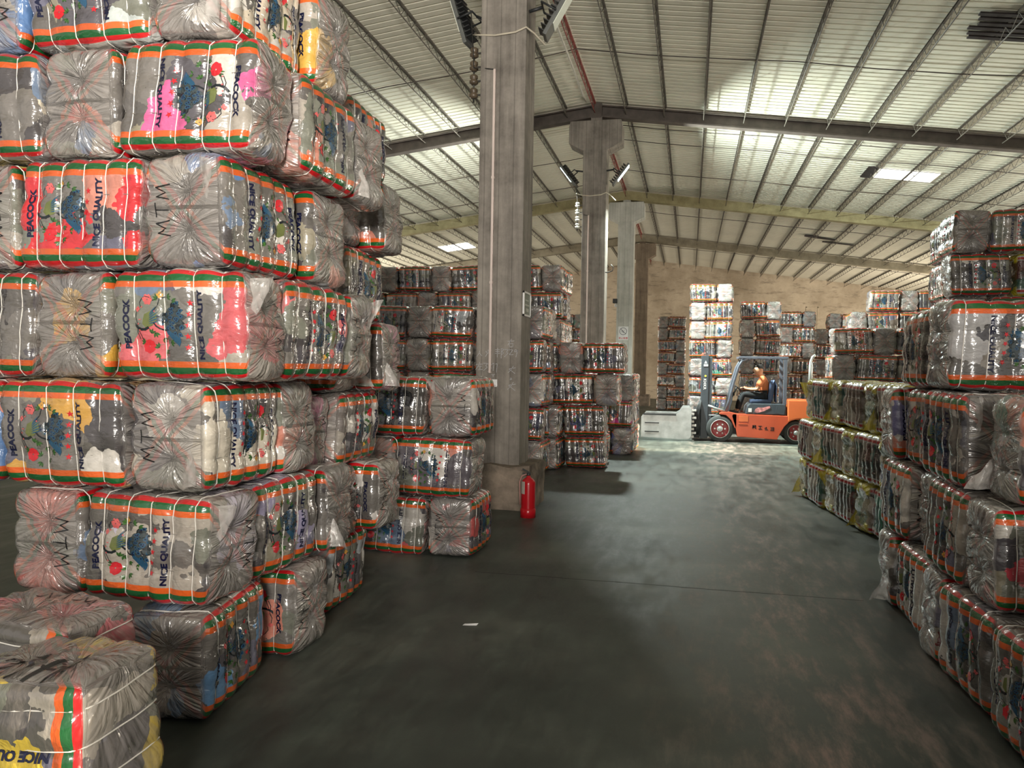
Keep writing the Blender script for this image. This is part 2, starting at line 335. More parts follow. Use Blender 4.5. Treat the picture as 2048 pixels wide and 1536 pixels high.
def sheet(name, sgn, y0, y1, x1):
    """corrugated sheet, ribs run down the slope"""
    m_ = MB(); P = .2; prof = []
    y = y0
    while y < y1:
        prof += [(y, 0), (y+P-.060, 0), (y+P-.050, .050), (y+P-.010, .050)]; y += P
    vs = []
    for (yy, h) in prof:
        a = m_.bm.verts.new((XC, yy, ZR+h)); b_ = m_.bm.verts.new((x1, yy, roofz(x1)+h)); vs.append((a, b_))
    for (a, b_), (c, d) in zip(vs, vs[1:]): m_.bm.faces.new((a, b_, d, c) if sgn > 0 else (a, c, d, b_))
    o = m_.build(name, M_ROOF, recalc=False)
    md = o.modifiers.new('thick', 'SOLIDIFY'); md.thickness = .004; md.offset = 1 if sgn > 0 else -1
    return tag(o, kind='structure')
sheet('ceiling', 1, Y0, YB+.3, XR+.3); sheet('ceiling', -1, Y0, YB+.3, XL-.3)
# door outlines in the back wall
for i, (x0, x1, z1) in enumerate(((6.2, 6.85, 5.3), (-5.9, -5.2, 4.2))):
    m_ = MB(); m_.box((x0, YB-.03, 2.4), (x0+.05, YB+.02, z1)); m_.box((x1-.05, YB-.03, 2.4), (x1, YB+.02, z1)); m_.box((x0, YB-.03, z1-.05), (x1, YB+.02, z1)); m_.box((x0+.05, YB-.012, 2.4), (x1-.05, YB+.02, z1-.05))
    tag(m_.build('window_%d' % (i+1), M_WALL), kind='structure')

# beams (rafters) : one thing per frame
BN = {1: 'second', 2: 'third', 3: 'fourth', 4: 'fifth', 0: 'first'}
for k in range(1, 4):
    y = Y1+k*SP; bt = empty('roof_beam', (XC, y, ZR-.02))
    steel = k == 1
    for sgn, x1 in ((1, XR), (-1, XL)):
        m_ = MB(); dx = x1-XC; t0, t1 = (.05, .33) if steel else (.05, .36); hw = .11 if steel else .14
        dz = roofz(x1)-ZR
        if steel:   # I-section
            m_.prism([(0, -.04), (dx, dz-.04), (dx, dz-.07), (0, -.07)], -hw, hw); m_.prism([(0, -t1+.03), (dx, dz-t1+.03), (dx, dz-t1), (0, -t1)], -hw, hw)
            m_.prism([(0, -.05), (dx, dz-.05), (dx, dz-t1+.02), (0, -t1+.02)], -.012, .012)
        else: m_.prism([(0, -t0), (dx, dz-t0), (dx, dz-t1), (0, -t1)], -hw, hw, bev=.01)
        m_.build('beam_arm', M_STEELBROWN if steel else (M_BEAM3 if k == 2 else M_BEAM), bt)
    if steel:
        m_ = MB(); m_.box((-.12, -.13, -.36), (.12, .13, -.02)); m_.build('splice_plate', M_STEELBROWN, bt)
    tag(bt, {0: 'concrete roof beam over the camera end of the hall', 1: 'dark brown steel roof beam resting on the second concrete column', 2: 'yellowish concrete roof beam over the floodlit third column', 3: 'grey concrete roof beam over the fourth, farthest column'}[k], 'roof beam', 'roof beams over the column line')

# purlins: open-web, one per bay; skip the bay over the camera
def purlin_parts(length, red=False):
    m1 = MB(); m1.box((-.022, .14, -.03), (.022, length-.14, 0)).box((-.022, .14, -.03), (-.014, length-.14, .0))
    m2 = MB(); m2.tube([(0, .14, -.235), (0, length-.14, -.235)], .011, 5)
    m3 = MB(); n = int(length/.26); pts = []
    for i in range(n+1): pts.append((0, .16+(length-.32)*i/n, -.03 if i % 2 else -.235))
    m3.tube(pts, .0065, 4)
    a = m1.build('top_chord', M_REDSTEEL if red else M_PURLIN); b_ = m2.build('bottom_chord', M_REDSTEEL if red else M_PURLIN); c = m3.build('lacing_bar', M_REDSTEEL if red else M_PURLIN)
    return [a, b_, c]
PP = purlin_parts(SP); PR = purlin_parts(SP, True)
def ordw(n): return ['first', 'second', 'third', 'fourth', 'fifth', 'sixth', 'seventh', 'eighth', 'ninth', 'tenth', 'eleventh', 'twelfth', 'thirteenth', 'fourteenth', 'fifteenth', 'sixteenth', 'seventeenth', 'eighteenth', 'nineteenth', 'twentieth', 'twenty-first'][n]
bayname = {0: 'in front of brown beam', 1: 'behind brown beam', 2: 'behind yellowish beam', 3: 'next to back wall'}
UNSEEN = {(0, 1): [10, 11, 12, 13, 14, 15, 16], (0, -1): [6, 7, 8, 9, 10, 11, 12, 13, 14, 15, 16], (1, 1): [13, 14, 15, 16], (1, -1): [0, 9, 10, 11, 12, 13, 14, 15, 16], (2, 1): [14, 15, 16, 17, 18], (2, -1): [0, 1, 14, 15, 16, 17], (3, 1): [16, 17, 18], (3, -1): [0, 7, 8, 9, 10, 11, 12, 13, 14, 15, 16, 17]}   # outside the frame or behind the piles
first = True
for bay in range(0, 4):
    yy = Y1+bay*SP
    for sgn in (1, -1):
        for i in range(0, 20 if bay > 1 else 17):
            x = XC+sgn*(.72+.88*i) if i or sgn else 0
            if x > XR-.3 or x < XL+.3 or i in UNSEEN.get((bay, sgn), ()): continue
            e = empty('roof_purlin', (x, yy, roofz(x)-.012)); e.rotation_euler = (0, sgn*math.atan(T), 0)
            for p_ in PP:
                c = p_ if first else p_.copy()
                if not first: C.objects.link(c)
                c.parent = e
            first = False
            tag(e, 'lattice purlin, %s on the %s of the ridge, %s' % (ordw(i), 'right' if sgn > 0 else 'left', bayname[bay]), 'purlin', 'lattice roof purlins')
    e = empty('ridge_purlin', (XC-.04, yy, ZR-.03))
    for p_ in PR:
        c = p_ if bay == 0 else p_.copy()
        if bay: C.objects.link(c)
        c.parent = e
    tag(e, 'red lattice purlin along the ridge, %s' % bayname[bay], 'purlin', 'red ridge purlins')
# sag rods under the sheets, across the purlins
ri = 0
for (yy, sgn, lab) in ((15.5, 1, 'in the nearest roof bay'), (15.5, -1, 'in the nearest roof bay'), (20.3, 1, 'just behind the brown beam'), (21.6, 1, 'across the bay with the bright skylight'), (25.0, 1, 'in front of the yellowish beam'), (23.0, -1, 'behind the brown beam'), (26.2, -1, 'before the yellowish beam'), (31.5, 1, 'behind the yellowish beam'), (40, 1, 'near the back wall')):
    x1 = XR-1 if sgn > 0 else XL+1; m_ = MB()
    m_.tube([(XC+(x1-XC)*i/12, yy+.03*sin(i*1.7), roofz(XC+(x1-XC)*i/12)-.07-.03*abs(sin(i*2.1))) for i in range(13)], .011, 5)
    tag(m_.build('sag_rod', M_STEELBROWN), 'thin dark tie rod %s, %s slope' % (lab, 'right' if sgn > 0 else 'left'), 'tie rod', 'tie rods crossing the purlins')
# cable under the ridge
m_ = MB(); m_.tube([(-2.47+.07*sin(t*.33), 9.8+t*.88, 7.74+.06*cos(t*.62)+(.1 if t == 10 else 0)) for t in range(11)], .021, 7)
tag(m_.build('ridge_cable', simple('white_cable', (.6, .58, .52), var=.05)), 'thick white cable running just left of the ridge', 'cable')
# skylights
M_SKY = simple('bright_translucent_panel', (.8, .8, .76), emit=(1, .99, .95), es=2.6, var=.02)
M_FRAMEP = simple('pale_panel_edge', (.35, .33, .28))
def skylight(x0, x1, y0, y1, label):
    xm = (x0+x1)/2; e = empty('skylight', (xm, (y0+y1)/2, roofz(xm)-.015)); sg = 1 if xm > XC else -1
    e.rotation_euler = (0, sg*math.atan(T), 0); hx = abs(x1-x0)/2; hy = (y1-y0)/2
    m_ = MB(); n = 8
    for i in range(n): m_.box((-hx, -hy+2*hy*i/n+.004, -.004), (hx, -hy+2*hy*(i+1)/n-.004, .0))
    m_.build('panel', M_SKY, e)
    m_ = MB(); m_.box((-hx-.03, -hy-.03, -.012), (hx+.03, -hy, .002)).box((-hx-.03, hy, -.012), (hx+.03, hy+.03, .002)); m_.build('panel_edge', M_FRAMEP, e)
    tag(e, label, 'skylight', 'translucent roof skylights')
skylight(4.75, 6.2, 22.5, 23.5, 'bright rectangular skylight in the right roof slope')
skylight(-10.8, -9.45, 33.1, 34.6, 'bright rectangular skylight in the left roof slope')
# dark damaged patches hanging below the sheets
M_CHAR = simple('dark_stained_board', (.022, .016, .016), rough=.8, var=.4)
def patch(pts, label):
    m_ = MB()
    for (x, y, l, wd, a) in pts: m_.box((x-l/2, y-wd/2, roofz(x)-.055), (x+l/2, y+wd/2, roofz(x)-.03), rot=Matrix.Rotation(a, 3, 'Z') @ Matrix.Rotation(math.atan(T), 3, 'Y'))
    tag(m_.build('stained_roof_board', M_CHAR), label, 'board', 'dark boards patching the roof')
patch([(4.9, 13.25+.17*i, 1.6-.1*(i % 3), .10, .02*(i % 2)) for i in range(6)], 'dark reddish slatted boards under the roof, top right corner')
patch([(4.9, 33.5, 1.1, .22, .2), (5.7, 34.3, 1.2, .16, .05), (4.55, 33.3, .5, .3, 0)], 'dark crooked board under the roof, right of the farthest columns')
patch([(4.55, 22.9, .26, 1.1, 0)], 'dark brown strip beside the bright right-hand skylight')

# ------------------------------------------------------------------ columns
def column(k, mt, label, plinth):
    y = Y1+k*SP; e = empty('concrete_column', (XC, y, 0))
    q = HW
    m_ = MB(); m_.box((-q, -q, 0), (q, q, HC-.38), bev=.018); m_.build('shaft', mt, e)
    hc = .62; cb = HC-.50; m_ = MB()
    m_.prism([(-q, cb-.22), (q, cb-.22), (hc, cb-.04), (hc, HC-.14), (hc-.03, HC-.02), (-hc+.03, HC-.02), (-hc, HC-.14), (-hc, cb-.04)], -q-.005, q+.005, bev=.012); m_.build('cap', mt, e)
    m_ = MB(); m_.box((-.13, -.12, HC-.03), (.13, .12, ZR-.36)); m_.build('bearing_block', mt, e)
    if plinth:
        bm_ = bmesh.new(); bmesh.ops.create_cube(bm_, size=1); bmesh.ops.subdivide_edges(bm_, edges=bm_.edges[:], cuts=6, use_grid_fill=True)
        for v in bm_.verts:
            n_ = noise.noise_vector(v.co*4+Vector((k, 0, 0)))*.03
            v.co = Vector((v.co.x*.93, v.co.y*.93, (v.co.z+.5)*.52))+Vector((n_.x, n_.y, n_.z if v.co.z > .3 else 0))
            if v.co.z < .02: v.co.z = 0
            if v.co.z > .44: v.co.x *= .95; v.co.y *= .95
        m_ = MB(); m_.add(bm_); m_.build('plinth', M_PLINTH, e)
    tag(e, label, 'column', 'concrete columns along the ridge line'); return e
column(0, M_CONC, 'nearest tall concrete column with chalk marks and a fire extinguisher at its foot', True)
column(1, M_CONC, 'second concrete column, dark, with two lit floodlights', True)
column(2, M_CONC2, 'third concrete column, floodlit, carrying the no-smoking sign', True)
column(3, concrete('tan_concrete', (.13, .10, .075), (.27, .215, .16)), 'farthest concrete column, tan, in front of the back wall', True)

# ------------------------------------------------------------------ floodlights
M_BLACK = simple('black_cast_metal', (.02, .022, .024), rough=.5, var=.2)
M_GREYP = simple('grey_lamp_plate', (.10, .105, .10), rough=.5)
M_LENSOFF = simple('off_lens_added_glow', (.62, .64, .55), rough=.25, var=.03, emit=(1, 1, .85), es=.10)  # lamp is off; slight emission added so its lens looks pale
M_LENSON = simple('lit_lens', (.9, .95, .95), emit=(.75, 1, .97), es=14, var=.01)
def floodlight(loc, sgn, tilt, on, label, power=0, color=(1, 1, 1)):
    """local -Z is the beam; panel long axis along local x"""
    e = empty('floodlight', loc); e.rotation_euler = (R(6), -sgn*tilt, 0)
    m_ = MB(); m_.box((-.30, -.15, -.03), (.30, .15, .02), bev=.012); m_.box((-.20 if sgn > 0 else -.30, -.14, -.037), (.30 if sgn < 0 else .2, .14, -.03)) if False else None
    m_.build('housing', M_GREYP, e)
    m_ = MB(); s0 = -.14 if sgn > 0 else -.27
    m_.box((s0, -.13, -.042), (s0+.41, .13, -.031), bev=.004); m_.build('lens', M_LENSON if on else M_LENSOFF, e)
    m_ = MB()
    for i in range(9): m_.box((-.26+.06*i, -.12, .02), (-.25+.06*i, .12, .10))
    m_.build('cooling_fin', M_BLACK, e)
    m_ = MB(); m_.tube([(0, -.17, 0), (0, -.17, .2), (0, .17, .2), (0, .17, 0)], .013, 6); m_.tube([(0, 0, .2), (-.12*sgn, 0, .32)], .02, 6); m_.build('bracket', M_BLACK, e)
    tag(e, label, 'floodlight', 'floodlights on the columns')
    if on:
        mw = Matrix.Translation(Vector(loc)) @ e.rotation_euler.to_matrix().to_4x4()
        l = light('floodlight_lamp', 'AREA', mw @ Vector((0, 0, -.06)), (0, 0, -1), power, color, .45, .26, spread=R(155))
        l.rotation_euler = e.rotation_euler
yf = lambda k: Y1+k*SP
floodlight((XC+.62, yf(0)-.12, 5.93), 1, R(60), False, 'unlit grey floodlight on the right side of the nearest column')
floodlight((XC-.58, yf(0)-.05, 5.95), -1, R(72), False, 'dark floodlight seen from behind on the left of the nearest column')
floodlight((XC+.60, yf(1)-.25, 6.2), 1, R(53), True, 'lit floodlight on the right side of the second column', 1750, (.88, 1, .93))
floodlight((XC-.60, yf(1)-.25, 6.2), -1, R(53), True, 'lit floodlight on the left side of the second column', 1100, (.93, 1, .93))
# insulator racks, cables and conduits
M_CERAMIC = simple('brown_ceramic', (.10, .075, .05), rough=.35, var=.3)
M_PALEC = simple('pale_ceramic', (.5, .5, .45), rough=.3)
M_WIRE = simple('cream_cable', (.5, .45, .36), var=.1); M_PVC = simple('pink_white_conduit', (.60, .50, .46), rough=.45, var=.05); M_DWIRE = simple('dark_wire', (.03, .028, .025))
for k, mc, lab in ((0, M_CERAMIC, 'nearest'), (1, M_PALEC, 'second')):
    y = yf(k)-.1; x = XC-HW-.13; e = empty('insulator_rack', (x, y, 5.0))
    m_ = MB(); m_.tube([(0, 0, -.05), (0, 0, .62)], .012, 6)
    for i in range(4): m_.box((0, -.01, .03+.17*i), (.14, .01, .05+.17*i))
    m_.build('iron_bracket', M_DWIRE, e)
    for i in range(4):
        z = .0+.165*i; m_ = MB(); m_.lathe([(.03, z), (.055, z+.02), (.055, z+.05), (.03, z+.065), (.05, z+.08), (.05, z+.11), (.03, z+.125)], n=16); m_.build('insulator', mc, e)
    tag(e, 'stack of %s ceramic insulators on the left side of the %s column' % ('brown' if k == 0 else 'pale', lab), 'insulator rack', 'insulator racks on the columns')
    m_ = MB(); z0 = 5.70 if k == 0 else 5.75
    m_.tube([(XC-.45, y, z0+.08), (XC-HW-.02, y-.17, z0), (XC-.1, y-.20, z0-.03), (XC+.15, y-.20, z0-.01), (XC+HW, y-.2, z0+.04), (XC+HW+.08, y-.1, z0), (XC+HW+.2, y-.03, z0-.12)], .012, 6)
    tag(m_.build('lamp_cable', M_WIRE), 'cream cable looped across the front of the %s column' % lab, 'cable', 'lamp cables')
    xc_ = XC-.10 if k == 0 else XC-.13; ztop = 5.27
    m_ = MB(); m_.box((xc_-.012, yf(k)-HW-.03, 1.62 if k == 0 else .55), (xc_+.016, yf(k)-HW, ztop), bev=.004)
    m_.box((xc_-.016, yf(k)-HW-.034, 3.96), (xc_+.02, yf(k)-HW, 3.99)); m_.box((xc_-.016, yf(k)-HW-.034, 2.7), (xc_+.02, yf(k)-HW, 2.73))
    tag(m_.build('cable_conduit', M_PVC), 'narrow white conduit down the face of the %s column' % lab, 'conduit', 'conduits on the columns')
    m_ = MB(); m_.tube([(xc_, yf(k)-HW-.015, ztop), (xc_-.08, yf(k)-HW-.02, ztop+.01), (x+.02, y-.08, ztop+.08), (x, y-.05, ztop+.3), (x-.05, y, ztop+.8), (x-.35, y, ztop+1.1)], .007, 5)
    tag(m_.build('feed_wire', M_DWIRE), 'thin dark wires joining insulators and conduit on the %s column' % lab, 'wire', 'feed wires')

# ------------------------------------------------------------------ lettering helper (flat triangles from the built-in font)
def text_tris(txt, size=1.0, bold=.0, spacing=1.0):
    cu = bpy.data.curves.new('t', 'FONT'); cu.body = txt; cu.size = size; cu.offset = bold*size; cu.space_character = spacing
    cu.align_x = 'CENTER'; cu.align_y = 'CENTER'; cu.resolution_u = 3
    o = bpy.data.objects.new('t', cu); C.objects.link(o)
    bpy.context.view_layer.update()
    me = o.evaluated_get(bpy.context.evaluated_depsgraph_get()).to_mesh()
    me.calc_loop_triangles()
    vs = [v.co.copy() for v in me.vertices]; ts = [tuple(t.vertices) for t in me.loop_triangles]
    xs = [v.x for v in vs]; ys = [v.y for v in vs]; cx = (min(xs)+max(xs))/2; cy = (min(ys)+max(ys))/2
    out = [[(vs[i].x-cx, vs[i].y-cy) for i in t] for t in ts]
    wd, ht = max(xs)-min(xs), max(ys)-min(ys)
    o.to_mesh_clear(); bpy.data.objects.remove(o); bpy.data.curves.remove(cu)
    return out, wd, ht
def fit_text(txt, length, height, bold=.018, spacing=1.0):
    tr, wd, ht = text_tris(txt, 1, bold, spacing)
    return [[(x*length/wd, y*height/ht) for x, y in t] for t in tr]
def rot2(p, a, c=(0, 0)): return (c[0]+p[0]*cos(a)-p[1]*sin(a), c[1]+p[0]*sin(a)+p[1]*cos(a))
def stroke(pts, w_):
    out = []
    for (x0, y0), (x1, y1) in zip(pts, pts[1:]):
        d = sqrt((x1-x0)**2+(y1-y0)**2) or 1; nx, ny = -(y1-y0)/d*w_/2, (x1-x0)/d*w_/2; ex, ey = (x1-x0)/d*w_*.4, (y1-y0)/d*w_*.4
        out.append([(x0+nx-ex, y0+ny-ey), (x0-nx-ex, y0-ny-ey), (x1-nx+ex, y1-ny+ey), (x1+nx+ex, y1+ny+ey)])
    return out
def star(c, r):
    return [[c, rot2((r*(1 if k % 2 == 0 else .42), 0), pi/2+k*pi/5, c), rot2((r*(1 if (k+1) % 2 == 0 else .42), 0), pi/2+(k+1)*pi/5, c)] for k in range(10)]
def leaf(c, a, l, w_=.42):
    pts = [(0, 0), (.25, w_*.42), (.55, w_*.5), (1, 0), (.55, -w_*.5), (.25, -w_*.42)]
    return [rot2((x*l, y*l), a, c) for x, y in pts]
def blob(c, r, n=9, jit=.25, rr=rnd): return [rot2((r*(1-jit*rr.random()), 0), 2*pi*k/n, c) for k in range(n)]
NAVY, RED, LEAF, DARK, TEAL, GOLD, MARK, ROSE, OLIVE, SLATE = range(10)
def bird_print():
    """(layer, ink, polygon) in metres on the long side, x along the bale, z up"""
    o = []; rr = random.Random(3)
    for t in fit_text('PEACOCK', .235, .031, .05): o.append((2, NAVY, [rot2(p, pi/2, (-.262, 0)) for p in t]))
    for t in fit_text('NICE QUALITY', .325, .034, .05): o.append((2, NAVY, [rot2(p, pi/2, (.125, 0)) for p in t]))
    for i in range(5):
        for t in star((.068-.004*i, .1-.052*i), .0165): o.append((2, RED, t))
    # tail of overlapping feathers with eyes
    for i in range(80):
        a = rr.uniform(-.25, 1.15)*1.0; d = rr.uniform(.02, .16)
        # spreads right and downwards from the rump
        cx = -.118+d*cos(-a*.9+.35); cz = .028+d*sin(-a*.9+.35)*.95
        ang = -a*.9+.35; l = .022+.03*(d/.16)
        o.append((0, SLATE if i % 3 else DARK, leaf((cx-l*.6*cos(ang), cz-l*.6*sin(ang)), ang, l, .62)))
        if i % 2 == 0:
            o.append((1, TEAL, leaf((cx-l*.15*cos(ang), cz-l*.15*sin(ang)), ang, l*.5, .8)))
            o.append((2, NAVY, blob((cx+l*.08*cos(ang), cz+l*.08*sin(ang)), .0042, 6, .1, rr)))
    for i in range(7):
        a = -1.0-.12*i; c = (-.055+.012*i, -.02-.006*i); o.append((1, TEAL, leaf(c, a, .05, .34)))
    o.append((1, OLIVE, [(-.175, .0), (-.165, .045), (-.135, .06), (-.105, .05), (-.1, .02), (-.125, -.01), (-.155, -.02)]))
    for i in range(6): o.append((2, TEAL, leaf((-.14, .0+.008*i), .25+.14*i, .055, .12)))
    for t in stroke([(-.222, -.002), (-.213, -.012), (-.2, -.02), (-.182, -.026), (-.162, -.026), (-.145, -.018)], .012): o.append((2, DARK, t))
    for t in stroke([(-.114, .004), (-.104, -.01), (-.09, -.02), (-.07, -.028), (-.05, -.03)], .007): o.append((2, DARK, t))
    # flowers
    for (c, r, n, col) in (((-.15, .115), .027, 6, ROSE), ((-.205, .07), .014, 4, ROSE), ((-.15, -.105), .034, 8, RED), ((-.088, .137), .017, 4, GOLD), ((-.19, .02), .007, 2, ROSE), ((-.2, -.02), .007, 2, ROSE)):
        for k in range(n): o.append((1, col, blob(rot2((r*.55, 0), 2*pi*k/n, c), r*.52, 8, .3, rr)))
    # leaves in threes
    for (c, a) in (((-.05, .125), .2), ((-.02, .11), -.3), ((-.098, .12), 2.8), ((-.13, -.045), 1.2), ((-.11, -.04), -1.2), ((-.075, -.065), -.9), ((-.035, -.085), -.2), ((-.1, -.11), 2.4), ((-.07, -.125), -.6), ((-.1, -.14), -2.2), ((-.17, -.09), 2.6)):
        for da in (-.7, 0, .7): o.append((1, LEAF, leaf(c, a+da, .026, .42)))
        for da in (-.7, 0, .7): o.append((2, DARK, stroke([c, rot2((.024, 0), a+da, c)], .0018)[0]))
    # thin twigs
    for pts in ([(-.19, .08), (-.195, .1), (-.18, .12), (-.165, .13), (-.14, .125), (-.12, .11)], [(-.21, .06), (-.215, .03), (-.205, .0), (-.21, -.04), (-.195, -.07)], [(-.2, -.03), (-.185, -.06), (-.175, -.09)], [(-.12, .06), (-.1, .09), (-.09, .12), (-.06, .128)]):
        for t in stroke(pts, .0035): o.append((1, DARK, t))
        for (x, z) in pts[::2]: o.append((2, ROSE, blob((x+.006, z), .005, 5, .2, rr)))
    return o
def scrawl(kind):
    """marker writing on the end of the bale, (y,z) plane"""
    if kind == 'MTM':
        w_ = .0055; o = []
        L_ = [[(-.03, -.085), (.03, -.075), (-.005, -.06), (.03, -.045), (-.03, -.035)], [(.028, -.022), (.03, .022)], [(.03, 0), (-.03, .002)], [(-.03, .035), (.03, .045), (-.005, .06), (.03, .075), (-.03, .085)]]
        for l in L_: o += [(2, MARK, t) for t in stroke([(x*1.15+.10, y*1.4) for x, y in l], w_)]
        return o
    if kind == '23H':
        w_ = .008; L_ = [[(-.12, .03), (-.10, .042), (-.08, .035), (-.10, .0), (-.125, -.035), (-.085, -.03)], [(-.055, .035), (-.03, .042), (-.045, .01), (-.025, -.005), (-.055, -.035)], [(.01, .045), (-.01, -.04)], [(.055, .05), (.03, -.04)], [(-.005, .0), (.06, .012)]]
        return [(2, MARK, [(y*1.7-.11, -x*1.6-.05) for x, y in t]) for l in L_ for t in stroke(l, w_)]
    return []
def grid_cut(polys, step):
    """put (layer, ink, polygon) into a bmesh and cut it along a grid so it can bend"""
    bm_ = bmesh.new(); lay = bm_.faces.layers.int.new('lay')
    for (l, k, p) in polys:
        vs = [bm_.verts.new((x, z, 0)) for x, z in p]
        try: f_ = bm_.faces.new(vs)
        except ValueError: continue
        f_.material_index = k; f_[lay] = l
    n = int(.5/step)
    for ax in (0, 1):
        for i in range(-n, n+1):
            co = [0, 0, 0]; co[ax] = i*step; no = [0, 0, 0]; no[ax] = 1
            g = [e for e in bm_.edges if (e.verts[0].co[ax]-i*step)*(e.verts[1].co[ax]-i*step) < 0]
            if not g: continue
            fs = set(); 
            for e in g: fs.update(e.link_faces)
            vv = set(v for f_ in fs for v in f_.verts); ee = set(e for f_ in fs for e in f_.edges)
            bmesh.ops.bisect_plane(bm_, geom=list(fs)+list(ee)+list(vv), plane_co=co, plane_no=no, dist=1e-7)
    return [(f_[lay], f_.material_index, [(v.co.x, v.co.y) for v in f_.verts]) for f_ in bm_.faces]
PRINT = grid_cut(bird_print(), .02)
MTM = grid_cut(scrawl('MTM'), .02); H23 = grid_cut(scrawl('23H'), .02)

# ------------------------------------------------------------------ bales
BL, BD, BH = .70, .415, .53      # long side, depth, height
class Shape:
    def __init__(s, seed, straps=(-.255, -.125, .005, .14, .262), strings=(-.085, .09), soft=1.0):
        s.sd = Vector((seed*3.7, seed*1.3, seed*7.1)); s.straps = straps; s.strings = strings; s.soft = soft
        s.hx, s.hy, s.hz = BL/2-.014, BD/2-.012, BH/2-.010
        rr = random.Random(seed); s.skew = [rr.uniform(-.02, .02) for _ in range(6)]
    def seg(s, x, cuts, h, pw=.55):
        cs = [-h]+list(cuts)+[h]
        for a, b_ in zip(cs, cs[1:]):
            if a <= x <= b_: t = (x-a)/(b_-a); return max(0, sin(pi*t))**pw, (b_-a)
        return 0, .1
    def at(s, a, b_, c, off=0):
        h = Vector((s.hx, s.hy, s.hz)); q = Vector((a*h.x, b_*h.y, c*h.z)); r = .046
        core = Vector([max(-(h[i]-r), min(h[i]-r, q[i])) for i in range(3)]); d = q-core
        n_ = d.normalized() if d.length > 1e-6 else Vector((0, -1, 0))
        p = core+n_*r
        endw = abs(n_.x); sidew = sqrt(max(0, 1-endw*endw))
        bx, wd = s.seg(p.x, s.straps, s.hx); ridge = (bx-.35)*.026*min(1, wd/.13)
        top = abs(n_.z)
        disp = sidew*ridge*(1-.45*top)
        bz, _ = s.seg(p.z, s.strings, s.hz, .5)
        disp += abs(n_.y)*(bz-.7)*.012 + endw*((bz-.6)*.020)
        disp += endw*(.012*(1-(p.y/h.y)**2) - .02*math.exp(-((p.y)**2+(p.z-s.strings[1])**2)/.0016) - .016*math.exp(-((p.y)**2+(p.z-s.strings[0])**2)/.0016))
        disp += abs(n_.y)*.012*(1-(p.z/h.z)**2)
        v = p+s.sd
        disp += s.soft*(noise.noise(v*4.5)*.016 + noise.noise(v*13)*.005*(1-.3*endw))
        # folds fanning from the tied points on the ends
        if endw > .3 or False:
            an = math.atan2(p.z-s.strings[0 if p.z < 0 else 1], p.y+1e-6); disp += endw*.005*sin(an*11+s.sd.x)
        off2 = off
        p = p+n_*(disp+off2)
        p.x += s.skew[0]*p.z/.26+s.skew[1]*p.y/.2*.4; p.z += s.skew[2]*.4*p.x/.35; p.y += s.skew[3]*.5*p.z/.26
        return p
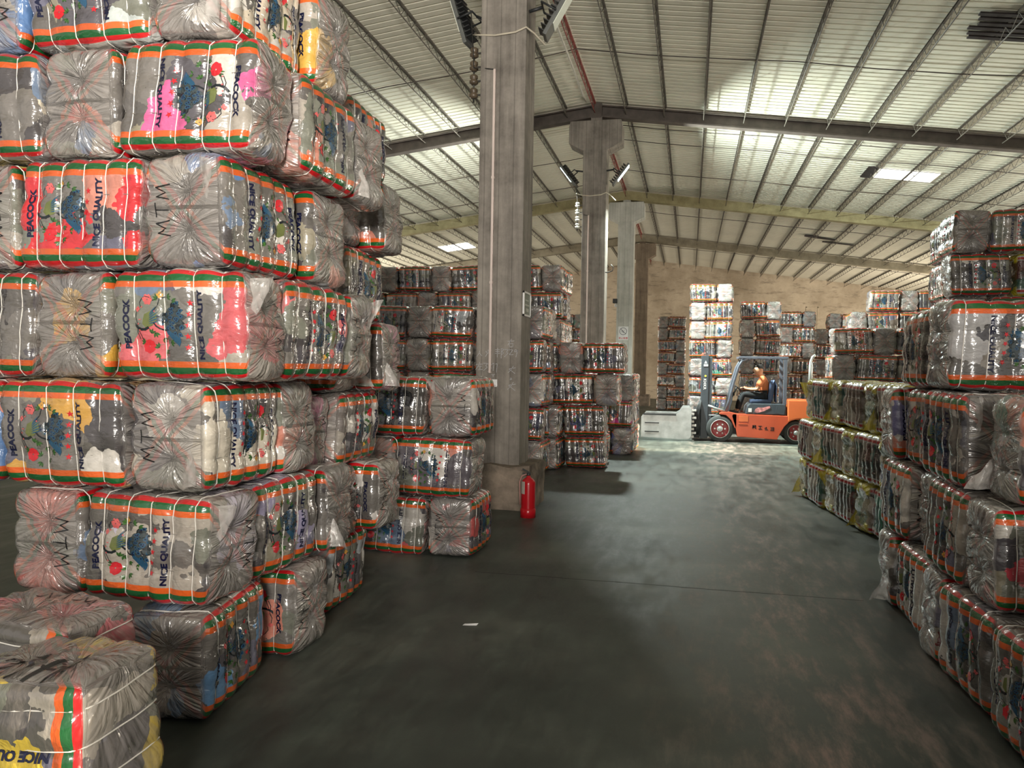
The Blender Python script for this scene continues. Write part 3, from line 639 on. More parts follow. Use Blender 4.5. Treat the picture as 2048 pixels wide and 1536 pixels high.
def make_bale_mesh(sh, res=(40, 16, 26), prints=True, endtext=MTM, cords=False, yellow=False, name='bale_mesh'):
    bm_ = bmesh.new(); lb = bm_.verts.layers.float.new('band'); lv = bm_.verts.layers.float.new('veil'); lf = bm_.verts.layers.float_vector.new('fan')
    cache = {}
    def V(a, b_, c):
        k = (round(a, 4), round(b_, 4), round(c, 4))
        if k in cache: return cache[k]
        v = bm_.verts.new(sh.at(a, b_, c))
        ea, eb, ec = abs(a) > .999, abs(b_) > .999, abs(c) > .999
        ins = 1-abs(b_)
        if eb: band = abs(c); ve = .0
        elif ec: band = 1+.9*ins; ve = .62
        else: band = abs(c)+.9*ins; ve = .92
        if ea and not eb and (abs(c) > .55 and ins > .5): ve = .72
        if yellow:
            if ea and not eb: band = abs(c); ve = .10 if abs(c)+.4*abs(b_) < .88 else 1.0
            elif ec: band = 1.05; ve = 1.0
        v[lb] = band; v[lv] = ve if not (eb and not ea) else (0 if not yellow else 0)
        p = v.co; sg = -1 if p.z < 0 else 1
        if ea and not eb or ec and not eb:
            if ea: dy, dz = p.y+.02, p.z-sh.strings[0 if p.z < 0 else 1]
            else: dy, dz = p.y, (abs(p.x)-sh.hx-.05)
            rad = sqrt(dy*dy+dz*dz)+1e-5; v[lf] = Vector((dy/rad*5.5+a*3, dz/rad*5.5+c*3, rad*3))
        else: v[lf] = Vector((p.x*16+p.z*3, p.y*14, p.z*5+sg))
        cache[k] = v; return v
    nx, ny, nz = res
    def lin(n): return [-1+2*i/n for i in range(n+1)]
    A, B_, Cc = lin(nx), lin(ny), lin(nz)
    def quad(f_, U, W):
        for i in range(len(U)-1):
            for j in range(len(W)-1):
                try: g = bm_.faces.new((f_(U[i], W[j]), f_(U[i+1], W[j]), f_(U[i+1], W[j+1]), f_(U[i], W[j+1]))); g.smooth = True
                except ValueError: pass
    quad(lambda u, w_: V(u, -1, w_), A, Cc); quad(lambda u, w_: V(u, 1, w_), A, Cc)
    quad(lambda u, w_: V(u, w_, -1), A, B_); quad(lambda u, w_: V(u, w_, 1), A, B_)
    quad(lambda u, w_: V(-1, u, w_), B_, Cc); quad(lambda u, w_: V(1, u, w_), B_, Cc)
    bmesh.ops.recalc_face_normals(bm_, faces=bm_.faces[:])
    if prints:
        for side in (-1, 1):
            for (l, k, p) in PRINT:
                vs = []
                for (x, z) in p:
                    v = bm_.verts.new(sh.at((x if side < 0 else -x)/sh.hx, side, z/sh.hz, .0012+.0006*l)); vs.append(v)
                try: g = bm_.faces.new(vs if side < 0 else vs); g.material_index = 1+k; g.smooth = True
                except ValueError: pass
    for side in ((1,) if endtext is H23 else (-1, 1)):
        for (l, k, p) in (endtext or []):
            vs = [bm_.verts.new(sh.at(side, side*y/sh.hy, z/sh.hz, .0045)) for (y, z) in p]
            try: g = bm_.faces.new(vs); g.material_index = 1+k; g.smooth = True
            except ValueError: pass
    me = bpy.data.meshes.new(name)
    if cords:   # cords kept in the same mesh for small distant copies
        mb = MB(); mb.bm = bm_; mb.mi = 11
        for s_ in range(len(sh.straps)): mb.tube(strap_path(sh, s_, 24), .0042, 4, closed=True)
    bm_.to_mesh(me); bm_.free()
    me.materials.append(M_YEL if yellow else M_WRAP)
    for i in INK: me.materials.append(i)
    me.materials.append(M_CORD)
    return me
def strap_path(sh, i, n=44):
    x = sh.straps[i]; pts = []
    for k in range(n):
        a = 2*pi*k/n; c, s_ = cos(a), sin(a); mxx = max(abs(c), abs(s_)); pts.append(sh.at(x/sh.hx+.006*sin(a*2+i), c/mxx, s_/mxx, .0045))
    return pts
def string_path(sh, i, n=64):
    z = sh.strings[i]; pts = []
    for k in range(n):
        a = 2*pi*k/n; c, s_ = cos(a), sin(a); mxx = max(abs(c), abs(s_)); pts.append(sh.at(c/mxx, s_/mxx, z/sh.hz, .003))
    return pts
def ear_mesh(seed, mt):
    """loose triangle of film sticking out at a corner of the end (+x end, top, -y side)"""
    rr = random.Random(seed); m_ = MB(); n = 9
    tip = Vector((.10+.05*rr.random(), -.03+.03*rr.random(), .03*rr.random())); a = Vector((-.02, 0, .0)); b_ = Vector((.0, .02, -.20-.08*rr.random())); 
    g = {}
    for i in range(n+1):
        for j in range(n+1-i):
            u, v = i/n, j/n; p = a*(1-u-v)+tip*u+b_*v
            p = p+Vector((0, .02*sin(9*u+5*v+seed), .008*sin(13*v+seed)))*(.3+u)
            g[i, j] = m_.bm.verts.new(p)
    for i in range(n):
        for j in range(n-i):
            f_ = m_.bm.faces.new((g[i, j], g[i+1, j], g[i, j+1])); f_.smooth = True
            if i+j < n-1:
                f_ = m_.bm.faces.new((g[i+1, j], g[i+1, j+1], g[i, j+1])); f_.smooth = True
    me = bpy.data.meshes.new('ear'); m_.bm.to_mesh(me); m_.bm.free(); me.materials.append(mt); return me
SH = [Shape(i+1, straps=st, strings=sg) for i, (st, sg) in enumerate((((-.255, -.125, .005, .14, .262), (-.085, .09)), ((-.235, -.1, .03, .15, .27), (-.09, .085)), ((-.27, -.14, -.01, .13, .25), (-.08, .10)), ((-.225, -.07, .085, .225), (-.095, .085))))]
NEAR = [make_bale_mesh(sh) for sh in SH]
NEARN = [make_bale_mesh(sh, endtext=None) for sh in SH]
FAR = [make_bale_mesh(sh, res=(30, 10, 18), cords=True, endtext=None) for sh in SH]
YSH = [Shape(11), Shape(12, straps=(-.235, -.1, .03, .15, .27))]
YEL = [make_bale_mesh(sh, res=(34, 12, 22), prints=False, cords=False, yellow=True, endtext=None) for sh in YSH]
HERO = make_bale_mesh(SH[0], endtext=H23)
def path_mesh(pts, r, mt):
    m_ = MB(); m_.tube(pts, r, 5, closed=True); me = bpy.data.meshes.new('cord'); m_.bm.to_mesh(me); m_.bm.free(); me.materials.append(mt); return me
STR = {id(sh): [path_mesh(strap_path(sh, i), .0029, M_CORD) for i in range(len(sh.straps))] for sh in SH+YSH}
STG = {id(sh): [path_mesh(string_path(sh, i), .0016, M_STRING) for i in range(2)] for sh in SH+YSH}
EARS = [ear_mesh(i, M_FILM) for i in range(3)]; YEARS = [ear_mesh(i+5, M_YFILM) for i in range(2)]
ACC = [(.62, .16, .17), (.6, .03, .03), (.62, .55, .42), (.62, .38, .08), (.10, .20, .42), (.55, .14, .30), (.66, .50, .06), (.30, .28, .42), (.42, .46, .5), (.68, .66, .64), (.08, .3, .22), (.02, .02, .025), (.04, .035, .035), (.05, .045, .05), (.2, .18, .17), (.3, .27, .24), (.12, .11, .13), (.38, .34, .3), (.03, .03, .04), (.16, .13, .11), (.24, .21, .2)]
def bale(x, y, z, heading, label, group, near=True, flip=None, kind='std', accent=None, seed=None, scale=(1, 1, 1), ear=None, variant=None, hero=False, tilt=0, standing=False):
    """x,y,z = centre. heading: angle of the long axis about z"""
    yel = kind == 'yellow'
    vi = variant if variant is not None else rnd.randrange(2 if yel else 4)
    sh = (YSH if yel else SH)[vi]
    me = (YEL[vi] if yel else (HERO if hero else ((NEAR[vi] if rnd.random() < .6 else NEARN[vi]) if near else FAR[vi])))
    o = bpy.data.objects.new('clothing_bale', me); C.objects.link(o)
    fl = (rnd.random() < .4) if flip is None else flip
    turn = pi if rnd.random() < .5 and variant is None else 0
    Rm = Matrix.Rotation(heading+turn, 4, 'Z') @ Matrix.Rotation(tilt, 4, 'Y') @ (Matrix.Rotation(pi, 4, 'Y') if fl else Matrix.Identity(4))
    if standing: Rm = Matrix.Rotation(heading, 4, 'Z') @ Matrix.Rotation(-pi/2, 4, 'Y') @ Matrix.Identity(4)
    o.matrix_world = Matrix.Translation((x, y, z)) @ Rm @ Matrix.Diagonal(Vector(scale).to_4d())
    sd = seed if seed is not None else (rnd.uniform(0, 50), rnd.uniform(0, 50), rnd.uniform(0, 50))
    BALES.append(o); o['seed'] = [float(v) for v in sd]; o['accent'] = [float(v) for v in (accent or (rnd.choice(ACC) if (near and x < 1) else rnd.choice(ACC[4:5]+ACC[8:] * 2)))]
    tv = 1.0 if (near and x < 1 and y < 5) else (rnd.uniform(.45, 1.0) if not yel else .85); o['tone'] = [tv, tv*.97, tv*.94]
    tag(o, label, 'bale', group)
    if near:
        for me2 in STR[id(sh)]:
            c = bpy.data.objects.new('strap', me2); C.objects.link(c); c.parent = o
        for me2 in STG[id(sh)]:
            c = bpy.data.objects.new('string', me2); C.objects.link(c); c.parent = o
        if ear is None: ear = rnd.random() < .55 or yel
        if ear:
            es = [(1, 1)] if rnd.random() < .6 else [(1, -1), (-1, 1)]
            for (sx_, sz_) in es:
                c = bpy.data.objects.new('film_ear', rnd.choice(YEARS if yel else EARS)); C.objects.link(c); c.parent = o
                c.location = (sx_*(sh.hx-.015), -sh.hy+.05, sz_*(sh.hz-.04)); c.scale = (sx_, 1, sz_)
    return o

BALES = []
ORD = ['bottom', 'second', 'third', 'fourth', 'fifth', 'sixth', 'seventh', 'eighth']
def run(corner, axis, outward, layers, pile, group, z0=0, H=.535, near=True, kind='std', xoff=None, start=1, posword='from the corner', accs=None, jit=1.0, gap=.004, offs=None):
    """layers: list of strings, 'S' long side out, 'E' end out, '-' skips a long side, '.' skips an end"""
    ax = Vector(axis).normalized(); ou = Vector(outward).normalized(); hd = math.atan2(ax.y, ax.x)
    nl = len(layers)
    for li, s in enumerate(layers):
        t = (offs or {}).get(li, 0); xo = (xoff or {}).get(li, 0); pos = 0
        sc = H/.535
        for ch in s:
            ln = {'S': .71, 'E': .425, '-': .71, '.': .425}[ch]; c0 = t+ln/2; t += ln+gap
            if ch in '-.':
                pos += 1; continue
            dep = .425/2 if ch == 'S' else .71/2
            p = Vector((corner[0], corner[1]))+ax.to_2d()*c0-ou.to_2d()*(dep-xo-rnd.uniform(-.018, .025)*jit)
            word = (ordw(pos+start-1)+' '+posword)
            lab = '%s bale, %s out, %s layer, %s, %s' % ('yellow-wrapped' if kind == 'yellow' else 'film-wrapped', 'long side' if ch == 'S' else 'tied end', ORD[li] if li else 'bottom', word, pile)
            h = hd+(0 if ch == 'S' else pi/2)+rnd.uniform(-.035, .035)*jit
            # printed side must face outwards; both long sides carry the print
            bale(p.x, p.y, z0+H*(li+.5), h, lab, group, near, kind=kind, accent=(accs or {}).get((li, pos)), scale=(1, 1, sc), tilt=rnd.uniform(-.015, .015)*jit)
            pos += 1

# ---- left foreground pile: seven layers, corner at (xa, 3.3)
XA = [-2.2, -2.15, -2.2, -2.0, -2.1, -1.97, -2.08]
front = ['E', 'SE', 'ESE', 'SES', 'ESE', 'SES', 'ESE']       # going left from the corner
aisle = ['.E', 'SE', 'E', 'SE', 'E.', 'SE', 'E.']              # going away from the corner
gl = 'bales in the left foreground pile'
corner_acc = {2: (.62, .58, .5), 1: (.5, .47, .6), 3: (.6, .12, .14), 4: (.10, .20, .42), 5: (.62, .12, .3), 6: (.62, .55, .45), 0: (.12, .25, .45)}
wall_acc = {1: (.6, .2, .17), 2: (.6, .34, .08), 3: (.62, .36, .06), 4: (.6, .03, .04), 5: (.6, .22, .18), 6: (.5, .56, .56)}
H = .535
hl = {(0, 0): 'bottom corner bale with blue cloth, resting on the floor beside the writing-topped bale',
      (1, 0): 'corner bale of second layer, bird print facing us, left foreground pile',
      (2, 0): 'corner bale of third layer, tied end facing us, left foreground pile',
      (3, 0): 'corner bale of fourth layer, bird print facing us, left foreground pile',
      (4, 0): 'corner bale of fifth layer, large clear end facing us, left foreground pile',
      (5, 0): 'corner bale of sixth layer with pink cloth, left foreground pile',
      (6, 0): 'corner bale of the cropped top layer, left foreground pile'}
for li in range(7):
    x = XA[li]; t = 0
    for pi_, ch in enumerate(front[li]):
        ln = .71 if ch == 'S' else .425; dep = .425/2 if ch == 'S' else .355
        h = (0 if ch == 'S' else pi/2)+rnd.uniform(-.03, .03)
        if li == 0: h += .16
        acc = corner_acc.get(li) if pi_ == 0 else (wall_acc.get(li) if pi_ == 1 else None)
        lab = hl.get((li, pi_)) or 'film-wrapped bale, %s out, %s layer, %s left of the corner, left foreground pile' % ('long side' if ch == 'S' else 'tied end', ORD[li], ordw(pi_-1))
        fl = {(3, 0): False, (4, 1): False, (2, 1): False, (1, 0): False, (5, 0): True, (6, 1): False, (0, 0): False}.get((li, pi_))
        o = bale(x-t-ln/2, 3.3+dep+rnd.uniform(-.015, .015)+(-.05 if li == 0 else 0), H*(li+.5), h, lab, gl, True, flip=fl, accent=acc, variant=(li+pi_) % 4, ear=(pi_ == 0))
        t += ln+.004
    y0 = 3.3+(.43 if front[li][0] == 'S' else .72); pos = 0
    for ch in aisle[li]:
        ln = .71 if ch in 'S' else .425
        if ch == '.': y0 += .12; continue
        dep = .2125 if ch == 'S' else .355
        xo = .05 if (li == 0) else (.09 if ch == 'E' and li in (4, 6) else rnd.uniform(-.03, .03))
        lab = 'film-wrapped bale, %s out, %s layer, %s behind the corner, left foreground pile' % ('long side' if ch == 'S' else 'tied end', ORD[li], ordw(pos))
        bale(x-dep+xo, y0+ln/2, H*(li+.5), (pi/2 if ch == 'S' else 0)+rnd.uniform(-.04, .04), lab, gl, True)
        y0 += ln+.005; pos += 1
# two bales standing on end in front of the pile
bale(-2.05, 2.27, .352, 0, 'bale standing on end with marker writing on its top, lower left corner', gl, True, hero=True, variant=0, accent=(.68, .50, .05), seed=(31.2, 4.1, 11.5), standing=True, ear=False)
bale(-2.52, 2.73, .352, 0, 'bale standing on end with pink cloth, behind the one with writing on top', gl, True, variant=1, accent=(.6, .1, .14), standing=True, ear=False)
# ---- second part of the left pile, half a layer out of step
g2 = 'bales in the pile behind the left foreground pile'
for li in range(7):
    Hh = .502; z = Hh*(li+.5); nm = 'pile behind the left foreground pile'
    if li % 2 == 0:
        bale(-2.26-.2125+(-.08 if li == 0 else 0)+rnd.uniform(-.02, .03), 5.27, z, pi/2+rnd.uniform(-.05, .05), 'film-wrapped bale, long side out, %s layer, %s' % (ORD[li], nm), g2, True, scale=(1, 1, .94))
        if li > 0: bale(-2.3-.355, 4.74, z, rnd.uniform(-.05, .05), 'film-wrapped bale, tied end out, %s layer, inner, %s' % (ORD[li], nm), g2, True, scale=(.9, .75, .94))
    else:
        bale(-2.13-.355, 5.53, z, rnd.uniform(-.05, .05), 'film-wrapped bale, tied end out, %s layer, %s' % (ORD[li], nm), g2, True, scale=(1, 1, .94))
        bale(-2.28-.355, 5.09, z, rnd.uniform(-.05, .05), 'film-wrapped bale, tied end out, %s layer, inner, %s' % (ORD[li], nm), g2, True, scale=(1, 1, .94))
# ---- low stack of three layers beside the nearest column
run((-1.83, 6.72), (-1, 0), (0, -1), ['ESS', 'SES', 'ESS'], 'low stack by nearest column', 'bales in the low stack by the nearest column', H=.535, accs={(0, 0): (.5, .1, .1), (0, 1): (.62, .12, .13), (2, 0): (.3, .32, .42)}, posword='from its right')
# ---- middle blocks left of the column line
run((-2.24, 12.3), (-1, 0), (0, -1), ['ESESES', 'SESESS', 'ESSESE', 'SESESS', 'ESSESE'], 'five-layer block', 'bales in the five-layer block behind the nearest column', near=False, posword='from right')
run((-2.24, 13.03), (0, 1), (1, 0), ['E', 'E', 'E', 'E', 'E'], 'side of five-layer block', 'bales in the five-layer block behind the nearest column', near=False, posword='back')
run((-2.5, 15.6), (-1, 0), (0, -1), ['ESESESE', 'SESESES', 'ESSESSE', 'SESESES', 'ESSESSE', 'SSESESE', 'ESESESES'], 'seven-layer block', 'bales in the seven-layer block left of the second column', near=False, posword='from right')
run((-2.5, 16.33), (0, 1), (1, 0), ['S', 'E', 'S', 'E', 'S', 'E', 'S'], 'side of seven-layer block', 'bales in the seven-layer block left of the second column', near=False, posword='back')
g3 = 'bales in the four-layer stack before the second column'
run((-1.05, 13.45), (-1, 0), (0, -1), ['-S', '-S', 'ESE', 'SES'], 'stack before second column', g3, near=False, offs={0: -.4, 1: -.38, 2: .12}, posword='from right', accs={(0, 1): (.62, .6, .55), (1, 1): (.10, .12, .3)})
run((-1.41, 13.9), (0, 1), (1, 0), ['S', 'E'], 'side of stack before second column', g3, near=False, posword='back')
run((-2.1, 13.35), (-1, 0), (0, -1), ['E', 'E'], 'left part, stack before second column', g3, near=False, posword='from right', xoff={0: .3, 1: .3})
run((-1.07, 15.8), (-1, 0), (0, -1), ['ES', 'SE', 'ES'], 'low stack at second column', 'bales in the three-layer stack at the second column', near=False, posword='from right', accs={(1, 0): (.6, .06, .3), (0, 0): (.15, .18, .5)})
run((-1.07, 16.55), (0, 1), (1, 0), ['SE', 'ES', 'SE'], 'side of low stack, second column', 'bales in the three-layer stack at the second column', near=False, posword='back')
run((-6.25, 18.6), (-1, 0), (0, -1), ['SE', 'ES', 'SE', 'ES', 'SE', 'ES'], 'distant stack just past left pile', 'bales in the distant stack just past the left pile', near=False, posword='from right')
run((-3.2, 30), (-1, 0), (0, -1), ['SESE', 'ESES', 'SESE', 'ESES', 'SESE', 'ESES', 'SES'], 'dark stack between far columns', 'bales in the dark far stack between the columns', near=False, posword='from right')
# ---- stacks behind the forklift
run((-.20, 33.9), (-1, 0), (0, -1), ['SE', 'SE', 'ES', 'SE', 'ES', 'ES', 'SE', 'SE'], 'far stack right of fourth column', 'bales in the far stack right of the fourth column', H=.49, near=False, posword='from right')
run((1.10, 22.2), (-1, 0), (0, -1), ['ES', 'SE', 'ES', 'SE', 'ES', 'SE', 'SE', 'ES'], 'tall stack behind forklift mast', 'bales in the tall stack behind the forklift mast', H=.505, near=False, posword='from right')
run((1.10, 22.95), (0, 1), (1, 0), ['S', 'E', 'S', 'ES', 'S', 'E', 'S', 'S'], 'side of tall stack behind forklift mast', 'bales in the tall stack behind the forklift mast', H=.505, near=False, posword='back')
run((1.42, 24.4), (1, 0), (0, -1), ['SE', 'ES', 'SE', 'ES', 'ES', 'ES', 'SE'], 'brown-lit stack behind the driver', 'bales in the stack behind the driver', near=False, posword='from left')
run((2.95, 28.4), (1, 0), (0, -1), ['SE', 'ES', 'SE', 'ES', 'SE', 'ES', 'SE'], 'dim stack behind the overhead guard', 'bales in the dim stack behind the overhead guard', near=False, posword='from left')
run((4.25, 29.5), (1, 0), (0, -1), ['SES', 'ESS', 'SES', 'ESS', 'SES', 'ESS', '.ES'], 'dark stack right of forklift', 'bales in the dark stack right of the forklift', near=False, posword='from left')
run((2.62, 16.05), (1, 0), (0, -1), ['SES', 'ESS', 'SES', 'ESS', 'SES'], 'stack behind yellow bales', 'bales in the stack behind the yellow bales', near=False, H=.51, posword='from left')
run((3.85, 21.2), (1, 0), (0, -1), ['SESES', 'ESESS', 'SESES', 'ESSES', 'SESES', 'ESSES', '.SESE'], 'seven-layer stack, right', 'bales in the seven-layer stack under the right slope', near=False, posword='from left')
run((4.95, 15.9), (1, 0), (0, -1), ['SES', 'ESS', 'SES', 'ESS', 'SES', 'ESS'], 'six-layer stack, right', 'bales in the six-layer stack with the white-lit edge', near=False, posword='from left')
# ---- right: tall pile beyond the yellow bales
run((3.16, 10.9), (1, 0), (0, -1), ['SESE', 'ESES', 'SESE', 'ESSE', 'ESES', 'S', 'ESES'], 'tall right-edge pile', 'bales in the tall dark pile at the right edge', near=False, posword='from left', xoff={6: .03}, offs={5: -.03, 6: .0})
run((3.27, 11.62), (0, 1), (-1, 0), ['S', 'S', 'S', 'S', 'S', 'S', 'S'], 'aisle side, tall right-edge pile', 'bales in the tall dark pile at the right edge', near=False, posword='back')
run((3.88, 10.93), (1, 0), (0, -1), ['', '', '', '', '', 'S'], 'tall right-edge pile', 'bales in the tall dark pile at the right edge', near=False, kind='yellow')
# ---- yellow bales
gy = 'yellow-wrapped bales along the right side of the aisle'
run((1.50, 11.62), (.125, -.992), (-.992, -.125), ['ESESES', 'SESESE', '.ESESES'], 'right of aisle', gy, near=True, kind='yellow', offs={2: -.3}, posword='from far end', xoff={1: .03}, gap=.02)
# ---- right foreground pile
gr = 'bales in the right foreground pile'
for (li, y0, ch, xf, acc, lab) in (
    (0, 3.52, 'S', 1.44, (.3, .32, .3), 'nearest bale of the bottom layer, bird print showing, right foreground pile'),
    (0, 4.26, 'S', 1.43, None, 'bottom-layer bale with long side out, second from the front, right foreground pile'),
    (0, 4.99, 'E', 1.42, (.15, .03, .03), 'bottom-layer bale with tied end out, third from the front, right foreground pile'),
    (0, 5.43, 'S', 1.46, None, 'bottom-layer bale with long side out, fourth from the front, right foreground pile'),
    (0, 6.17, 'E', 1.43, None, 'farthest bottom-layer bale, grey tied end out, right foreground pile'),
    (1, 3.55, 'E', 1.50, None, 'second-layer bale cropped by the frame edge, right foreground pile'),
    (1, 4.25, 'E', 1.44, (.6, .08, .11), 'second-layer bale with tied end out, second from the front, right foreground pile'),
    (1, 4.72, 'S', 1.45, None, 'second-layer bale with long side out, third from the front, right foreground pile'),
    (1, 5.46, 'E', 1.52, None, 'second-layer bale with tied end out, fourth from the front, right foreground pile'),
    (1, 5.92, 'S', 1.46, None, 'second-layer bale with long side out, farthest, right foreground pile'),
    (2, 4.12, 'E', 1.50, None, 'third-layer bale with gathered film end, nearest, right foreground pile'),
    (2, 4.72, 'S', 1.43, (.10, .10, .12), 'third-layer bale with long side out, second from the front, right foreground pile'),
    (2, 5.47, 'S', 1.52, None, 'third-layer bale, long side out and set back, right foreground pile'),
    (2, 6.22, 'E', 1.43, (.2, .2, .38), 'third-layer bale with tied end out, farthest, right foreground pile'),
    (3, 4.98, 'E', 1.42, (.66, .66, .68), 'top bale with large white cloth patch and upside-down lettering, right foreground pile'),
    (3, 5.60, 'S', 1.50, None, 'top-layer bale with long side out, behind the white one, right foreground pile'),
    (3, 6.4, 'E', 1.62, None, 'top-layer bale set back, farthest, right foreground pile')):
    ln = .71 if ch == 'S' else .425; dep = .2125 if ch == 'S' else .355
    o = bale(xf+dep, y0+ln/2, H*(li+.5), (pi/2 if ch == 'S' else 0)+rnd.uniform(-.05, .05), lab, gr, True, accent=acc, flip=True if li == 3 else None)
for i, (li, xf, y0) in enumerate(((3, 2.16, 5.0), (2, 2.22, 4.15), (1, 2.2, 4.3), (0, 1.9, 3.6))):
    bale(xf+.355, y0+.21, H*(li+.5), 0, '%s-layer bale against the right frame edge, inner row, right foreground pile' % ORD[li], gr, True)

# ---- bales buried behind the others: one mass of bales
HIDDEN = [(38, 38), (42, 42), (45, 45), (48, 48), (51, 51), (53, 57), (59, 60), (62, 63), (65, 65), (69, 69), (75, 75), (81, 81), (88, 93), (95, 102), (107, 114), (116, 119), (121, 121), (123, 123), (131, 131), (136, 136), (139, 140), (159, 159), (168, 189), (191, 200), (203, 204), (223, 224), (239, 239), (242, 243), (246, 247), (249, 249), (263, 263), (276, 281), (283, 284), (286, 287), (289, 290), (293, 293), (296, 303), (311, 325), (327, 330), (333, 335), (339, 340), (344, 370), (373, 378), (381, 382), (386, 391), (419, 419), (431, 434)]
buried = [BALES[i] for a, b_ in HIDDEN for i in range(a, b_+1)]
LOWM = {}
bmS = bmesh.new()
for o in buried:
    key = 1 if o.data in YEL else 0
    if key not in LOWM: LOWM[key] = make_bale_mesh(SH[0], res=(12, 5, 8), prints=False, endtext=None)
    n0 = len(bmS.verts); bmS.from_mesh(LOWM[key]); bmS.verts.ensure_lookup_table(); mw = o.matrix_world.copy() if o.parent is None else o.matrix_world
    bpy.context.view_layer
    mw = o.matrix_basis
    for v in bmS.verts[n0:]: v.co = mw @ v.co
    for c in list(o.children): bpy.data.objects.remove(c)
    bpy.data.objects.remove(o)
me = bpy.data.meshes.new('stacked_bales'); bmS.to_mesh(me); bmS.free(); me.materials.append(M_WRAP)
o = bpy.data.objects.new('stacked_bales', me); C.objects.link(o); o['seed'] = [1.0, 2.0, 3.0]; o['accent'] = [.3, .28, .26]; o['tone'] = [.8, .78, .76]
tag(o, 'inner film-wrapped bales buried behind the visible ones throughout the piles', 'bale', kind='stuff')

# ------------------------------------------------------------------ signs and small things on the columns
M_WHITE = simple('white_plate', (.72, .72, .72), rough=.35, var=.03); M_REDP = simple('red_print', (.6, .02, .03), var=.05); M_INKG = simple('grey_print', (.10, .10, .12), var=.05)
def flat_print(e, polys, mt, name, y, th=.002):
    m_ = MB()
    for p in polys: m_.prism(p, y-th, y)
    return m_.build(name, mt, e)
def arcp(c, r0, r1, n=28, a0=0, a1=2*pi):
    out = []
    for k in range(n):
        a, b_ = a0+(a1-a0)*k/n, a0+(a1-a0)*(k+1)/n
        out.append([rot2((r0, 0), a, c), rot2((r1, 0), a, c), rot2((r1, 0), b_, c), rot2((r0, 0), b_, c)])
    return out
# no smoking sign on the third column
yv = yf(2)-HW; e = empty('no_smoking_sign', (XC-.03, yv, 2.93))
m_ = MB(); m_.box((-.175, -.014, -.235), (.175, -.002, .235), bev=.004); m_.build('plate', M_WHITE, e)
flat_print(e, arcp((0, .07), .112, .13)+stroke([(-.09, .16), (.09, -.02)], .018), M_INKG, 'ring_symbol', -.0145)
flat_print(e, stroke([(-.05, .10), (.0, .05), (.02, .0)], .012)+stroke([(-.06, .08), (-.02, .02)], .01)+stroke([(.01, .085), (.05, .12)], .008), M_INKG, 'hand_and_cigarette_symbol', -.0147)
def hanzi(c, s, strokes): return [[(c[0]+x*s, c[1]+y*s) for x, y in q] for t in strokes for q in [t]]
def glyph(c, s, lines, w_): 
    o = []
    for l in lines: o += stroke([(c[0]+x*s, c[1]+y*s) for x, y in l], w_)
    return o
JIN = [[(-.45, .35), (-.05, .35)], [(-.25, .5), (-.25, .05)], [(-.25, .3), (-.45, .1)], [(.05, .35), (.45, .35)], [(.25, .5), (.25, .05)], [(.25, .3), (.45, .1)], [(-.3, 0), (.3, 0)], [(-.45, -.18), (.45, -.18)], [(0, -.18), (0, -.5)], [(-.2, -.28), (-.35, -.45)], [(.2, -.28), (.35, -.45)]]
ZHI = [[(0, .5), (0, -.4)], [(0, .1), (.35, .1)], [(-.25, .15), (-.25, -.4)], [(-.48, -.42), (.48, -.42)]]
XI = [[(-.45, .3), (-.45, -.2), (-.2, -.2), (-.2, .3), (-.45, .3)], [(-.1, .4), (.35, .4), (.25, .1), (.42, .1), (.1, -.5)], [(0, .4), (-.02, 0), (-.15, -.5)], [(.0, .1), (.2, -.25), (.48, -.5)]]
YAN = [[(-.3, .5), (-.3, 0), (-.45, -.45)], [(-.3, 0), (-.12, -.3)], [(-.45, .2), (-.4, .05)], [(-.12, .25), (-.18, .1)], [(0, .45), (.48, .45), (.48, -.5), (0, -.5), (0, .45)], [(.08, .15), (.4, .15)], [(.24, .35), (.24, .1), (.1, -.35)], [(.24, .1), (.4, -.35)]]
pl = []
for i, g_ in enumerate((JIN, ZHI, XI, YAN)): pl += glyph((-.115+.077*i, -.165), .068, g_, .008)
flat_print(e, pl, M_REDP, 'red_lettering', -.0145)
tag(e, 'white no-smoking sign with red characters on the floodlit third column', 'sign')
m_ = MB(); m_.box((-.08, -.06, -.08), (.08, .06, .08), bev=.015); e = m_.build('switch_box', M_BLACK, loc=(XC-.33, yv-.02, 4.05)); tag(e, 'small black box on the left edge of the third column', 'switch box')
m_ = MB(); m_.lathe([(.035, 0), (.045, .05), (.03, .12)], n=12); tag(m_.build('bulb', M_WHITE, loc=(XC-.30, yv-.10, 3.84)), 'small white bulb hanging below the black switch box', 'bulb')
m_ = MB(); m_.tube([(XC+HW, yf(1)-.2, 3.95), (XC+HW+.05, yf(1)-.22, 3.94), (XC+HW+.17, yf(1)-.22, 3.98), (XC+HW+.19, yf(1)-.22, 4.06), (XC+HW+.13, yf(1)-.22, 4.13)], .013, 6)
tag(m_.build('iron_hook', M_DWIRE), 'curved dark iron hook on the right side of the second column', 'hook')
